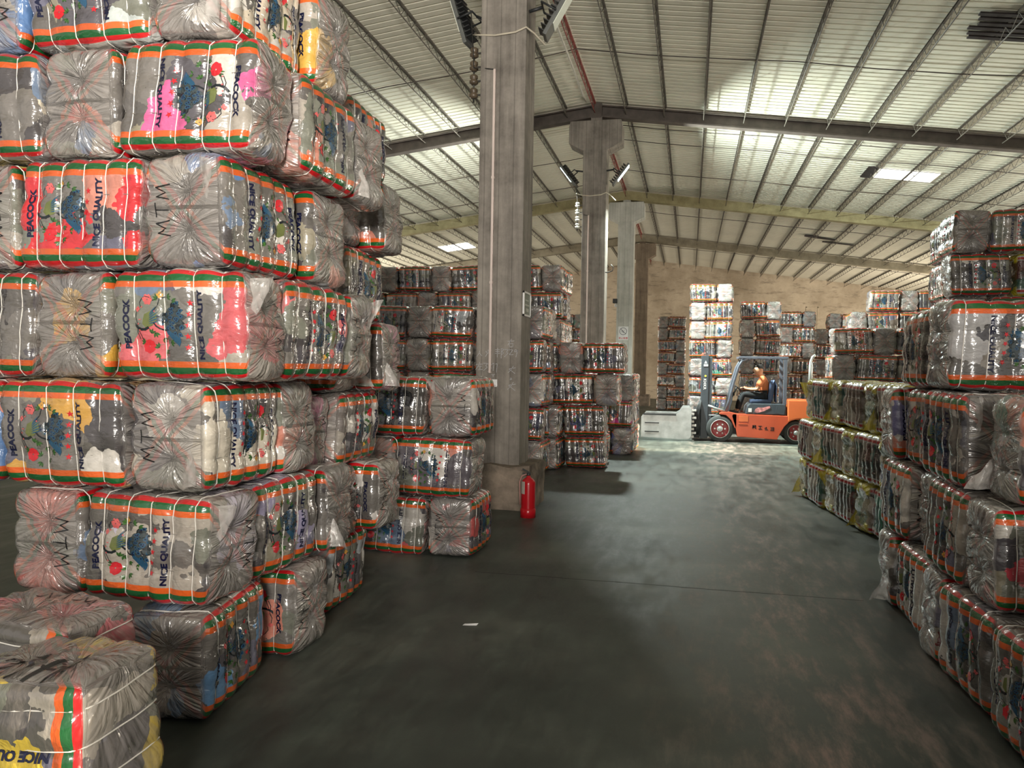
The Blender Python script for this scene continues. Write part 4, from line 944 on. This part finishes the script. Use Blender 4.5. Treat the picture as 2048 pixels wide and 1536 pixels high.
# framed notice on the right side face of the nearest column, white plate on the front
e = empty('framed_notice', (XC+HW, yf(0)-.02, 2.47))
m_ = MB(); m_.box((0, -.19, -.13), (.012, .19, .13)); m_.build('board', simple('green_grey_board', (.14, .17, .14)), e)
m_ = MB(); m_.box((0, -.21, -.15), (.02, -.185, .15)).box((0, .185, -.15), (.02, .21, .15)).box((0, -.21, -.15), (.02, .21, -.128)).box((0, -.21, .128), (.02, .21, .15)); m_.build('frame', M_WHITE, e)
m_ = MB(); m_.box((.012, -.12, -.02), (.014, .12, .0)).box((.012, -.1, .04), (.014, .08, .055)).box((.012, -.06, -.09), (.014, .1, -.05)); m_.build('faded_lettering', simple('faded_ink', (.4, .42, .38)), e)
tag(e, 'small white-framed notice on the right face of the nearest column', 'notice')
e = empty('white_plate', (XC-.06, yf(0)-HW, 1.50))
m_ = MB(); m_.box((-.055, -.016, -.045), (.055, 0, .045), bev=.005); m_.build('plate', M_WHITE, e)
m_ = MB(); m_.box((-.045, -.018, -.03), (.045, -.0155, -.026)); m_.build('groove', M_INKG, e)
tag(e, 'small white plate on the front of the nearest column', 'plate')
# chalk writing on the nearest column
M_CHALK = simple('chalk', (.42, .42, .44), rough=.9, var=.3, scale=60)
YOU = [[(-.45, .25), (.45, .3)], [(.05, .55), (-.1, .2), (-.45, -.3)], [(-.15, -.05), (-.2, -.5), (.25, -.5), (.3, -.05), (-.15, -.05)]]
ZUO = [[(-.45, .25), (.45, .3)], [(.05, .55), (-.1, .1), (-.5, -.45)], [(-.1, .0), (.35, .0)], [(.12, .0), (.08, -.45)], [(-.2, -.45), (.45, -.42)]]
REN = [[(0, .5), (-.05, .1), (-.4, -.45)], [(-.02, .1), (.45, -.4)]]
HUO = REN+[[(-.35, .3), (-.25, .1)], [(.4, .35), (.2, .15)]]
BANG = [[(-.5, .3), (-.05, .3)], [(-.5, .1), (-.05, .1)], [(-.55, -.1), (0, -.1)], [(-.25, .5), (-.3, -.5)], [(.15, .45), (.15, -.6)], [(.15, .45), (.45, .35), (.2, .1), (.45, -.05), (.2, -.2)]]
N3 = [[(-.3, .45), (.3, .45), (.0, .1), (.25, -.1), (-.3, -.6)]]; N2 = [[(-.3, .4), (.3, .42), (-.2, -.3), (.35, -.25)]]; N9 = [[(.3, .3), (-.1, .45), (-.2, .1), (.3, .2), (.3, .5), (.05, -.6)]]; N1 = [[(-.1, .4), (.1, .5), (.0, -.6)]]
NV = [[(.45, .3), (-.35, .15), (.4, -.4)], [(.2, .5), (-.1, 0), (-.45, -.3)]]
pl = []
for g_, cx, cz, s in ((YOU, .155, 1.985, .09), (N3, .10, 1.87, .085), (N2, .155, 1.87, .085), (N9, .215, 1.87, .085), (REN, -.235, 1.855, .07), (HUO, -.125, 1.86, .085), (BANG, .02, 1.87, .11), (ZUO, -.235, 1.70, .09), (N3, -.155, 1.70, .085), (N3, -.10, 1.69, .085), (N1, -.06, 1.70, .085), (N1, -.02, 1.69, .10), (NV, .17, 1.66, .10), (NV, .17, 1.46, .11), ([[(-.3, 0), (.3, .05)], [(0, 0), (0, -.4)]], -.06, 1.60, .07), ([[(0, .3), (-.2, -.3), (.3, -.1), (0, .3)]], .16, 1.555, .05)):
    pl += glyph((cx, cz), s, g_, .0055)
e = empty('chalk_writing', (XC, yf(0)-HW, 0)); flat_print(e, pl, M_CHALK, 'chalk_strokes', -.0005, .0012)
tag(e, 'faint white chalk characters and numbers on the nearest column', 'chalk writing')

# fire extinguisher
M_FIRE = simple('extinguisher_red', (.42, .006, .012), rough=.25, var=.06)
e = empty('fire_extinguisher', (-1.76, 8.84, 0))
m_ = MB(); m_.lathe([(.055, .0), (.078, .01), (.08, .04), (.08, .38), (.076, .405), (.06, .43), (.035, .448), (.022, .455), (.022, .475)], n=28); m_.build('cylinder', M_FIRE, e)
m_ = MB(); m_.lathe([(.083, .0), (.088, .0), (.088, .10), (.081, .105)], n=28); m_.build('base_ring', M_FIRE, e)
m_ = MB(); m_.lathe([(.02, .47), (.024, .475), (.024, .5), (.012, .505)], n=14); m_.box((-.075, -.012, .515), (.03, .012, .528), rot=Matrix.Rotation(.45, 3, 'Y')); m_.box((-.07, -.011, .49), (.02, .011, .50)); m_.build('valve', M_BLACK, e)
m_ = MB(); m_.tube([(-.02, -.01, .49), (-.07, -.03, .47), (-.095, -.03, .4), (-.092, -.02, .25), (-.09, -.01, .14)], .009, 7); m_.build('hose', simple('pale_hose', (.38, .2, .18)), e)
m_ = MB(); n_ = 8
for k in range(n_):
    a0, a1 = -pi+.15+1.1*k/n_, -pi+.15+1.1*(k+1)/n_
    m_.face([(.0815*cos(a0), .0815*sin(a0), .27), (.0815*cos(a1), .0815*sin(a1), .27), (.0815*cos(a1), .0815*sin(a1), .41), (.0815*cos(a0), .0815*sin(a0), .41)])
m_.build('paper_label', simple('paper', (.42, .38, .34)), e)
tag(e, 'red fire extinguisher on the floor at the foot of the nearest column', 'fire extinguisher')

# ------------------------------------------------------------------ forklift
M_OR = simple('orange_red_paint', (.52, .085, .035), rough=.38, var=.12, scale=2); M_OR2 = simple('brighter_orange_paint', (.66, .15, .045), rough=.38, var=.08, scale=2)
M_DG = simple('dark_blue_grey_paint', (.050, .062, .075), rough=.45, var=.1); M_TYRE = simple('tyre_rubber', (.045, .05, .05), rough=.8, var=.15); M_RIM = simple('red_rim', (.33, .03, .035), rough=.4)
M_STEEL = simple('worn_bright_steel', (.42, .44, .43), rough=.38, metal=.55, var=.25, scale=5); M_NUT = simple('bright_nut', (.6, .58, .55), rough=.4)
M_DARKB = simple('under_frame_black', (.012, .013, .014), rough=.6)
FX, FY = 0.0, 19.52    # near side plane y
fk = empty('forklift', (FX, FY, 0))
# chassis side and floor
m_ = MB()
body = [(.98, .64), (1.02, .50), (1.09, .30), (1.12, .14), (2.02, .10), (2.08, .24), (2.18, .42), (2.26, .50), (2.26, .66), (1.02, .68)]
m_.prism(body, .0, 1.10, bev=.012)
m_.prism([(.70, .66), (.86, .64), (.98, .52), (1.06, .34), (1.10, .34), (1.10, .68), (.92, .72), (.72, .70)], .0, .26, bev=.008); m_.prism([(.70, .66), (.86, .64), (.98, .52), (1.06, .34), (1.10, .34), (1.10, .68), (.92, .72), (.72, .70)], .84, 1.10, bev=.008)
m_.build('chassis', M_OR, fk)
m_ = MB(); m_.box((1.15, -.006, .50), (1.36, 0, .64), bev=.003); m_.box((1.14, -.008, .44), (1.34, 0, .452), bev=.002); m_.build('step_panel', M_OR2, fk)
m_ = MB()
cw = [(2.24, 1.04), (2.24, .50), (2.34, .56), (2.50, .60), (2.62, .56), (2.72, .46), (2.78, .34), (2.95, .34), (3.02, .5), (3.02, .86), (2.92, 1.04)]
m_.prism(cw, -.005, 1.105, bev=.03); m_.build('counterweight', M_OR2, fk)
m_ = MB(); m_.prism([(1.30, .68), (1.34, .86), (1.40, .93), (2.20, .93), (2.22, .68)], .05, 1.05, bev=.015); m_.box((1.98, .03, .70), (2.18, .06, .86), rot=Matrix.Rotation(.25, 3, 'Y')); m_.build('engine_hood', M_DG, fk)
m_ = MB(); m_.box((1.36, .042, .73), (1.44, .049, .82)); m_.build('white_label', M_WHITE, fk)
m_ = MB(); m_.prism([(1.50, .74), (1.56, .71), (1.72, .76), (1.86, .84), (1.84, .88), (1.70, .84), (1.58, .84), (1.52, .80)], .041, .049); m_.build('sticker', simple('red_white_sticker', (.6, .25, .25), var=.5, scale=14), fk)
m_ = MB(); m_.box((.45, .06, .20), (2.30, 1.04, .46)); m_.box((.86, .06, .46), (1.32, 1.04, .66)); m_.build('under_frame', M_DARKB, fk)
m_ = MB(); m_.prism([(.80, .66), (.92, .66), (1.0, .95), (1.02, 1.28), (.96, 1.30), (.90, .98)], .22, .9, bev=.01); m_.build('dashboard', M_DG, fk)
# wheels
def wheel(x, y, z, r, w_, label=None):
    e_ = empty('wheel', (x, y, z)); e_.parent = fk; s = r/.31
    m_ = MB(); m_.lathe([(.20*s, -w_/2), (.285*s, -w_/2), (r-.004, -w_/2+.03), (r, -w_/2+.05), (r, w_/2-.05), (r-.004, w_/2-.03), (.285*s, w_/2), (.20*s, w_/2), (.20*s, -w_/2)], axis='y', n=40, cap=False); m_.build('tyre', M_TYRE, e_)
    m_ = MB(); m_.lathe([(.205*s, -w_/2-.004), (.205*s, -w_/2+.03), (.16*s, -w_/2+.04), (.10*s, -w_/2+.03), (.0, -w_/2+.03)], axis='y', n=32, cap=False); m_.build('rim', M_RIM, e_)
    m_ = MB(); m_.lathe([(.205*s, -w_/2-.007), (.215*s, -w_/2-.007), (.215*s, -w_/2), (.205*s, -w_/2), (.205*s, -w_/2-.007)], axis='y', n=32, cap=False); m_.build('rim_edge', M_NUT, e_)
    m_ = MB(); m_.lathe([(.065*s, -w_/2-.0), (.07*s, -w_/2+.03), (.04*s, -w_/2-.025), (.02*s, -w_/2-.03)], axis='y', n=16); m_.build('hub', M_STEEL, e_)
    m_ = MB()
    for k in range(6): m_.lathe([(.018*s, -w_/2+.005), (.018*s, -w_/2+.03)], center=(.115*s*cos(k*pi/3), 0, .115*s*sin(k*pi/3)), axis='y', n=8)
    m_.build('wheel_nut', M_NUT, e_)
wheel(.72, .12, .315, .315, .22); wheel(.72, .98, .315, .315, .22); wheel(2.44, .14, .275, .275, .2); wheel(2.44, .96, .275, .275, .2)
# mast
lean = Matrix.Rotation(-.015, 3, 'Y')
m_ = MB()
for yy in (.18, .80): m_.box((.27, yy, .06), (.44, yy+.10, 2.05), bev=.01); m_.box((.42, yy+.02, .10), (.52, yy+.08, 2.02), bev=.008)
for zz in (.35, 1.05, 1.55, 2.0): m_.box((.36, .2, zz), (.44, .88, zz+.06))
m_.build('mast', M_DG, fk)
m_ = MB(); m_.tube([(.46, .42, .15), (.46, .42, 1.35)], .045, 12); m_.tube([(.46, .42, 1.35), (.46, .42, 1.95)], .025, 10); m_.tube([(.46, .68, .15), (.46, .68, 1.35)], .045, 12); m_.tube([(.46, .68, 1.35), (.46, .68, 1.95)], .025, 10); m_.build('lift_cylinder', M_STEEL, fk)
m_ = MB(); m_.tube([(.44, .16, .85), (.62, .16, .79), (.90, .16, .70)], .03, 10); m_.tube([(.46, .16, .62), (.75, .16, .63)], .012, 8); m_.build('tilt_cylinder', M_STEEL, fk)
pl = [[rot2(p, -pi/2, (.355, 1.36)) for p in t] for t in fit_text('KHKR', .26, .065, .03, 1.15)]
flat_print(fk, pl, M_WHITE, 'mast_lettering', .178)
m_ = MB(); m_.lathe([(.026, .172), (.026, .178)], center=(.365, 0, 1.56), axis='y', n=14); m_.build('yellow_dot', simple('yellow_mark', (.65, .55, .08)), fk)
m_ = MB(); m_.prism([(.33, 1.86), (.40, 1.86), (.365, 1.93)], .172, .178); m_.box((.32, .172, 1.79), (.42, .178, 1.84)); m_.build('warning_sticker', M_WHITE, fk)
# side lettering
pl = []
for i, g_ in enumerate(([[(-.4, .4), (.35, .4), (.35, .1), (-.4, .1)], [(-.3, .4), (-.3, -.4)], [(.35, .4), (.35, -.4)], [(-.45, -.1), (.1, -.1), (.45, -.4)], [(-.1, .1), (-.45, -.4)]], [[(-.4, .4), (.4, .4)], [(0, .4), (0, -.4)], [(-.4, -.4), (.4, -.4)]], [[(0, .3), (0, -.2)], [(-.4, .0), (.1, .1)], [(-.3, -.4), (.45, -.4)]], [[(-.4, .4), (.4, .4), (.4, -.4), (-.4, -.4)], [(-.3, 0), (.35, 0)]])):
    pl += glyph((1.50+.135*i, .385-.012*i), .085, g_, .016)
flat_print(fk, pl, M_DARKB, 'side_lettering', -.0005, .003)
# overhead guard
M_GUARD = simple('grey_guard_paint', (.085, .095, .12), rough=.4, var=.15)
for yy in (.10, 1.0):
    m_ = MB(); m_.tube([(.86, yy, .72), (.92, yy, .98), (1.02, yy, 1.42), (1.12, yy, 1.78), (1.20, yy, 1.93), (1.32, yy, 2.0)], .034, 10); m_.build('front_post', M_GUARD, fk)
    m_ = MB(); m_.box((2.14, yy-.035, .92), (2.22, yy+.035, 2.0), bev=.008); m_.build('rear_post', M_GUARD, fk)
m_ = MB()
m_.box((1.12, .06, 1.985), (2.24, .13, 2.045), bev=.01); m_.box((1.12, .97, 1.985), (2.24, 1.04, 2.045), bev=.01)
for i in range(8): m_.box((1.13+.15*i, .1, 1.99), (1.17+.15*i, 1.0, 2.035))
m_.build('roof_grille', M_GUARD, fk)
# clamp: carriage, hoses and two plates
m_ = MB(); m_.box((.10, .10, .08), (.26, 1.0, .78), bev=.01); m_.box((.02, .2, .2), (.12, .9, .6), bev=.01); m_.build('carriage', M_DARKB, fk)
m_ = MB()
for i in range(8): m_.box((.02+.05*(i % 2), -.02, .08+.09*i), (.12+.05*(i % 2), .10, .13+.09*i), bev=.006)
m_.build('hose_clamp', M_NUT, fk)
m_ = MB()
for i in range(3): m_.tube([(.16+.03*i, .05+.03*i, .15), (.2+.03*i, .03, .4), (.12+.04*i, .05, .6), (.2+.03*i, .1, .85), (.3, .3, 1.1)], .014, 7)
m_.build('hydraulic_hose', M_BLACK, fk)
plate = [(-1.13, .06), (-.2, .03), (.02, .05), (.06, .12), (.06, .72), (.0, .80), (-.16, .80), (-.24, .68), (-.34, .62), (-1.08, .62), (-1.13, .55)]
for yy in (-.06, 1.02):
    cp = empty('clamp_arm', (0, yy, 0)); cp.parent = fk
    m_ = MB(); m_.prism(plate, 0, .05, bev=.008); m_.build('clamp_plate', M_STEEL, cp)
    m_ = MB(); m_.box((-1.04, -.008, .40), (-.70, 0, .425), bev=.003); m_.box((-1.04, -.008, .19), (-.70, 0, .215), bev=.003); m_.box((-1.08, -.02, .60), (-.3, .06, .635), bev=.006); m_.build('slot_rib', M_BLACK if yy < 0 else M_STEEL, cp)
# steering wheel, seat, lever, exhaust
m_ = MB(); c0 = Vector((1.12, .52, 1.30)); rotS = Matrix.Rotation(R(38), 3, 'Y')
m_.tube([c0+rotS @ Vector((.16*cos(2*pi*k/20), .16*sin(2*pi*k/20), 0)) for k in range(20)], .013, 7, closed=True)
for a in (0, 2.1, 4.2): m_.tube([c0, c0+rotS @ Vector((.16*cos(a), .16*sin(a), 0))], .01, 6)
m_.tube([c0, (1.0, .52, 1.05)], .022, 8); m_.build('steering_wheel', M_BLACK, fk)
m_ = MB(); m_.tube([(1.04, .2, 1.1), (1.05, .19, 1.28), (1.02, .19, 1.4)], .01, 6); m_.tube([(1.10, .24, 1.1), (1.12, .23, 1.25)], .01, 6); m_.build('lever', M_BLACK, fk)
m_ = MB(); m_.box((1.42, .30, .93), (1.90, .78, 1.02), bev=.03); m_.box((1.84, .30, .98), (1.96, .78, 1.46), bev=.04, rot=Matrix.Rotation(.10, 3, 'Y')); m_.build('seat', simple('blue_seat_vinyl', (.05, .075, .14), rough=.5), fk)
m_ = MB(); m_.tube([(2.74, .12, 1.0), (2.74, .12, 1.85), (2.74, .12, 1.95), (2.78, .12, 2.05), (2.84, .12, 2.09)], [.045, .045, .03, .03, .03], 12); m_.build('exhaust_pipe', M_STEEL, fk)
tag(fk, 'orange-red forklift with steel clamp plates crossing the far end of the aisle', 'forklift')
# ------------------------------------------------------------------ driver
M_SKIN = simple('tan_skin', (.42, .22, .12), rough=.5, var=.08); M_SHIRT = simple('orange_shirt', (.66, .20, .07), rough=.8, var=.12); M_TROU = simple('black_trousers', (.010, .012, .014), rough=.85); M_HAIR = simple('black_hair', (.012, .01, .009), rough=.6)
def skin_obj(name, nodes, edges, mt, parent, sub=2, root=0):
    me = bpy.data.meshes.new(name); me.from_pydata([n_[0] for n_ in nodes], edges, []); me.materials.append(mt)
    o = bpy.data.objects.new(name, me); C.objects.link(o); o.parent = parent
    md = o.modifiers.new('skin', 'SKIN'); md.use_smooth_shade = True
    if not me.skin_vertices:
        bm_ = bmesh.new(); bm_.from_mesh(me); bm_.verts.layers.skin.verify(); bm_.to_mesh(me); bm_.free()
    for i, n_ in enumerate(nodes):
        r = n_[1]; me.skin_vertices[0].data[i].radius = (r, r) if not isinstance(r, tuple) else r
    me.skin_vertices[0].data[root].use_root = True
    s2 = o.modifiers.new('sub', 'SUBSURF'); s2.levels = sub; s2.render_levels = sub
    return o
ps = empty('person', (1.70, FY+.54, 1.02))
nd = [((0, 0, .09), .13), ((.03, 0, .22), .115), ((.05, 0, .36), .125), ((.02, 0, .50), .12), ((-.02, 0, .545), .066), ((-.05, 0, .59), .070), ((-.085, 0, .655), .118), ((-.090, 0, .715), .128), ((-.085, 0, .775), .105),
      ((.02, -.17, .49), .055), ((-.06, -.21, .36), .044), ((-.12, -.23, .24), .038), ((-.26, -.19, .235), .030), ((-.36, -.14, .25), .024), ((-.42, -.11, .265), .026),
      ((.02, .17, .49), .055), ((-.06, .21, .36), .044), ((-.12, .23, .24), .038), ((-.26, .19, .25), .030), ((-.36, .14, .27), .024), ((-.42, .11, .285), .026),
      ((-.02, -.10, .08), .085), ((-.24, -.12, .105), .075), ((-.44, -.13, .12), .058), ((-.50, -.13, -.06), .048), ((-.545, -.13, -.27), .036), ((-.60, -.13, -.31), .036), ((-.70, -.13, -.32), .03),
      ((-.02, .10, .08), .085), ((-.24, .12, .105), .075), ((-.44, .13, .12), .058), ((-.52, .13, -.06), .048), ((-.575, .13, -.27), .036), ((-.63, .13, -.31), .036), ((-.73, .13, -.32), .03)]
ed = [(0, 1), (1, 2), (2, 3), (3, 4), (4, 5), (5, 6), (6, 7), (7, 8), (3, 9), (9, 10), (10, 11), (11, 12), (12, 13), (13, 14), (3, 15), (15, 16), (16, 17), (17, 18), (18, 19), (19, 20), (0, 21), (21, 22), (22, 23), (23, 24), (24, 25), (25, 26), (26, 27), (0, 28), (28, 29), (29, 30), (30, 31), (31, 32), (32, 33), (33, 34)]
body_o = skin_obj('body', nd, ed, M_SKIN, ps)
sh_n = [(nd[i][0], nd[i][1]+.022) for i in (0, 1, 2, 3, 9, 10, 15, 16)]
sh_n.append(((-.02, 0, .555), .062)); sh_n.append(((-.10, -.222, .275), .05)); sh_n.append(((-.10, .222, .275), .05))
skin_obj('shirt', sh_n, [(0, 1), (1, 2), (2, 3), (3, 4), (4, 5), (3, 6), (6, 7), (3, 8), (5, 9), (7, 10)], M_SHIRT, ps)
tn = [(nd[i][0], nd[i][1]+.013) for i in (0, 21, 22, 23, 24, 25, 28, 29, 30, 31, 32)]
skin_obj('trousers', tn, [(0, 1), (1, 2), (2, 3), (3, 4), (4, 5), (0, 6), (6, 7), (7, 8), (8, 9), (9, 10)], M_TROU, ps)
for sy in (-1, 1):   # shoes
    dx = 0 if sy < 0 else -.03
    m_ = MB(); m_.box((-.78+dx, sy*.13-.045, -.372), (-.54+dx, sy*.13+.045, -.28), bev=.03); m_.build('shoe', M_BLACK, ps)
    # fingers closing over the rim
    for j in range(4):
        m_ = MB(); yb = sy*(.135-.02*j); a = Vector((-.43, yb, .27)); m_.tube([a, a+Vector((-.035, 0, .012)), a+Vector((-.06-.004*(j % 3), 0, -.005)), a+Vector((-.055, 0, -.035))], [.010, .0095, .009, .007], 7); m_.build('finger', M_SKIN, ps)
    m_ = MB(); a = Vector((-.40, sy*.09, .27)); m_.tube([a, a+Vector((-.01, -sy*.03, .01)), a+Vector((-.04, -sy*.035, .0))], [.012, .011, .008], 7); m_.build('thumb', M_SKIN, ps)
# face and hair
bm_ = bmesh.new(); bmesh.ops.create_uvsphere(bm_, u_segments=20, v_segments=14, radius=1)
for v in bm_.verts: v.co = Vector((-.078+v.co.x*.112, v.co.y*.098, .745+v.co.z*.105))
bmesh.ops.delete(bm_, geom=[v for v in bm_.verts if (v.co.x < -.13 and v.co.z < .78) or v.co.z < .68 or (v.co.x < -.06 and v.co.z < .735)], context='VERTS')
m_ = MB(); m_.add(bm_); h_ = m_.build('hair', M_HAIR, ps); h_.modifiers.new('t', 'SOLIDIFY').thickness = .012
m_ = MB(); m_.tube([(-.185, 0, .735), (-.212, 0, .705), (-.215, 0, .692), (-.182, 0, .685)], [.010, .013, .014, .008], 8); m_.build('nose', M_SKIN, ps)
for sy in (-1, 1):
    m_ = MB(); m_.lathe([(.004, -.008), (.018, -.006), (.022, .0), (.012, .006)], center=(-.075, sy*.105, .705), axis='y', n=12); m_.build('ear', M_SKIN, ps)
    m_ = MB(); m_.lathe([(.002, -.004), (.008, 0), (.002, .004)], center=(-.188, sy*.045, .728), axis='x', n=10); m_.build('eye', M_HAIR, ps)
m_ = MB(); m_.box((-.192, -.02, .652), (-.165, .02, .659)); m_.build('mouth', simple('lip', (.25, .09, .07)), ps)
tag(ps, 'person in an orange shirt and black trousers, seated driving the forklift, hands on wheel', 'person')
# jacket over the seat back
bm_ = bmesh.new(); bmesh.ops.create_grid(bm_, x_segments=10, y_segments=14, size=1)
for v in bm_.verts:
    u_, t_ = v.co.x, v.co.y; s_ = t_*.42
    z = 1.47-abs(s_)*1.25; x = 1.93+.07*(1 if s_ > 0 else -1)*min(1, abs(s_)*8)+.015*sin(u_*5+t_*4)
    v.co = Vector((x+.02, .54+u_*.25+.01*sin(t_*7), z+.012*sin(u_*6)))
m_ = MB(); m_.add(bm_); j = m_.build('jacket', simple('blue_denim_jacket', (.10, .14, .26), rough=.85, var=.3, scale=12), loc=(0, FY, .02)); j.modifiers.new('t', 'SOLIDIFY').thickness = .012
for p_ in j.data.polygons: p_.use_smooth = True
tag(j, 'blue and grey jacket draped over the forklift seat back', 'jacket')
# ------------------------------------------------------------------ floor details
M_JOINT = simple('floor_joint', (.015, .015, .013), rough=.9)
for i, (y, x0, x1) in enumerate(((6.35, -1.7, 1.3), (13.0, -1.0, 2.0))):
    m_ = MB(); n = 24
    for k in range(n):
        xa, xb = x0+(x1-x0)*k/n, x0+(x1-x0)*(k+1)/n; ya, yb = y+.01*noise.noise(Vector((xa*3, y, 0))), y+.01*noise.noise(Vector((xb*3, y, 0)))
        m_.face([(xa, ya-.005, .0006), (xb, yb-.005, .0006), (xb, yb+.005, .0006), (xa, ya+.005, .0006)])
    tag(m_.build('trim_%d' % (i+1), M_JOINT), kind='structure')
m_ = MB(); e = m_.face([(0, 0, 0), (.09, .02, .0), (.10, .035, .012), (.01, .02, .006)])
tag(m_.build('film_scrap', M_WHITE, loc=(-1.42, 5.0, .002)), 'small pale scrap of film on the floor beside the left foreground pile', 'scrap')
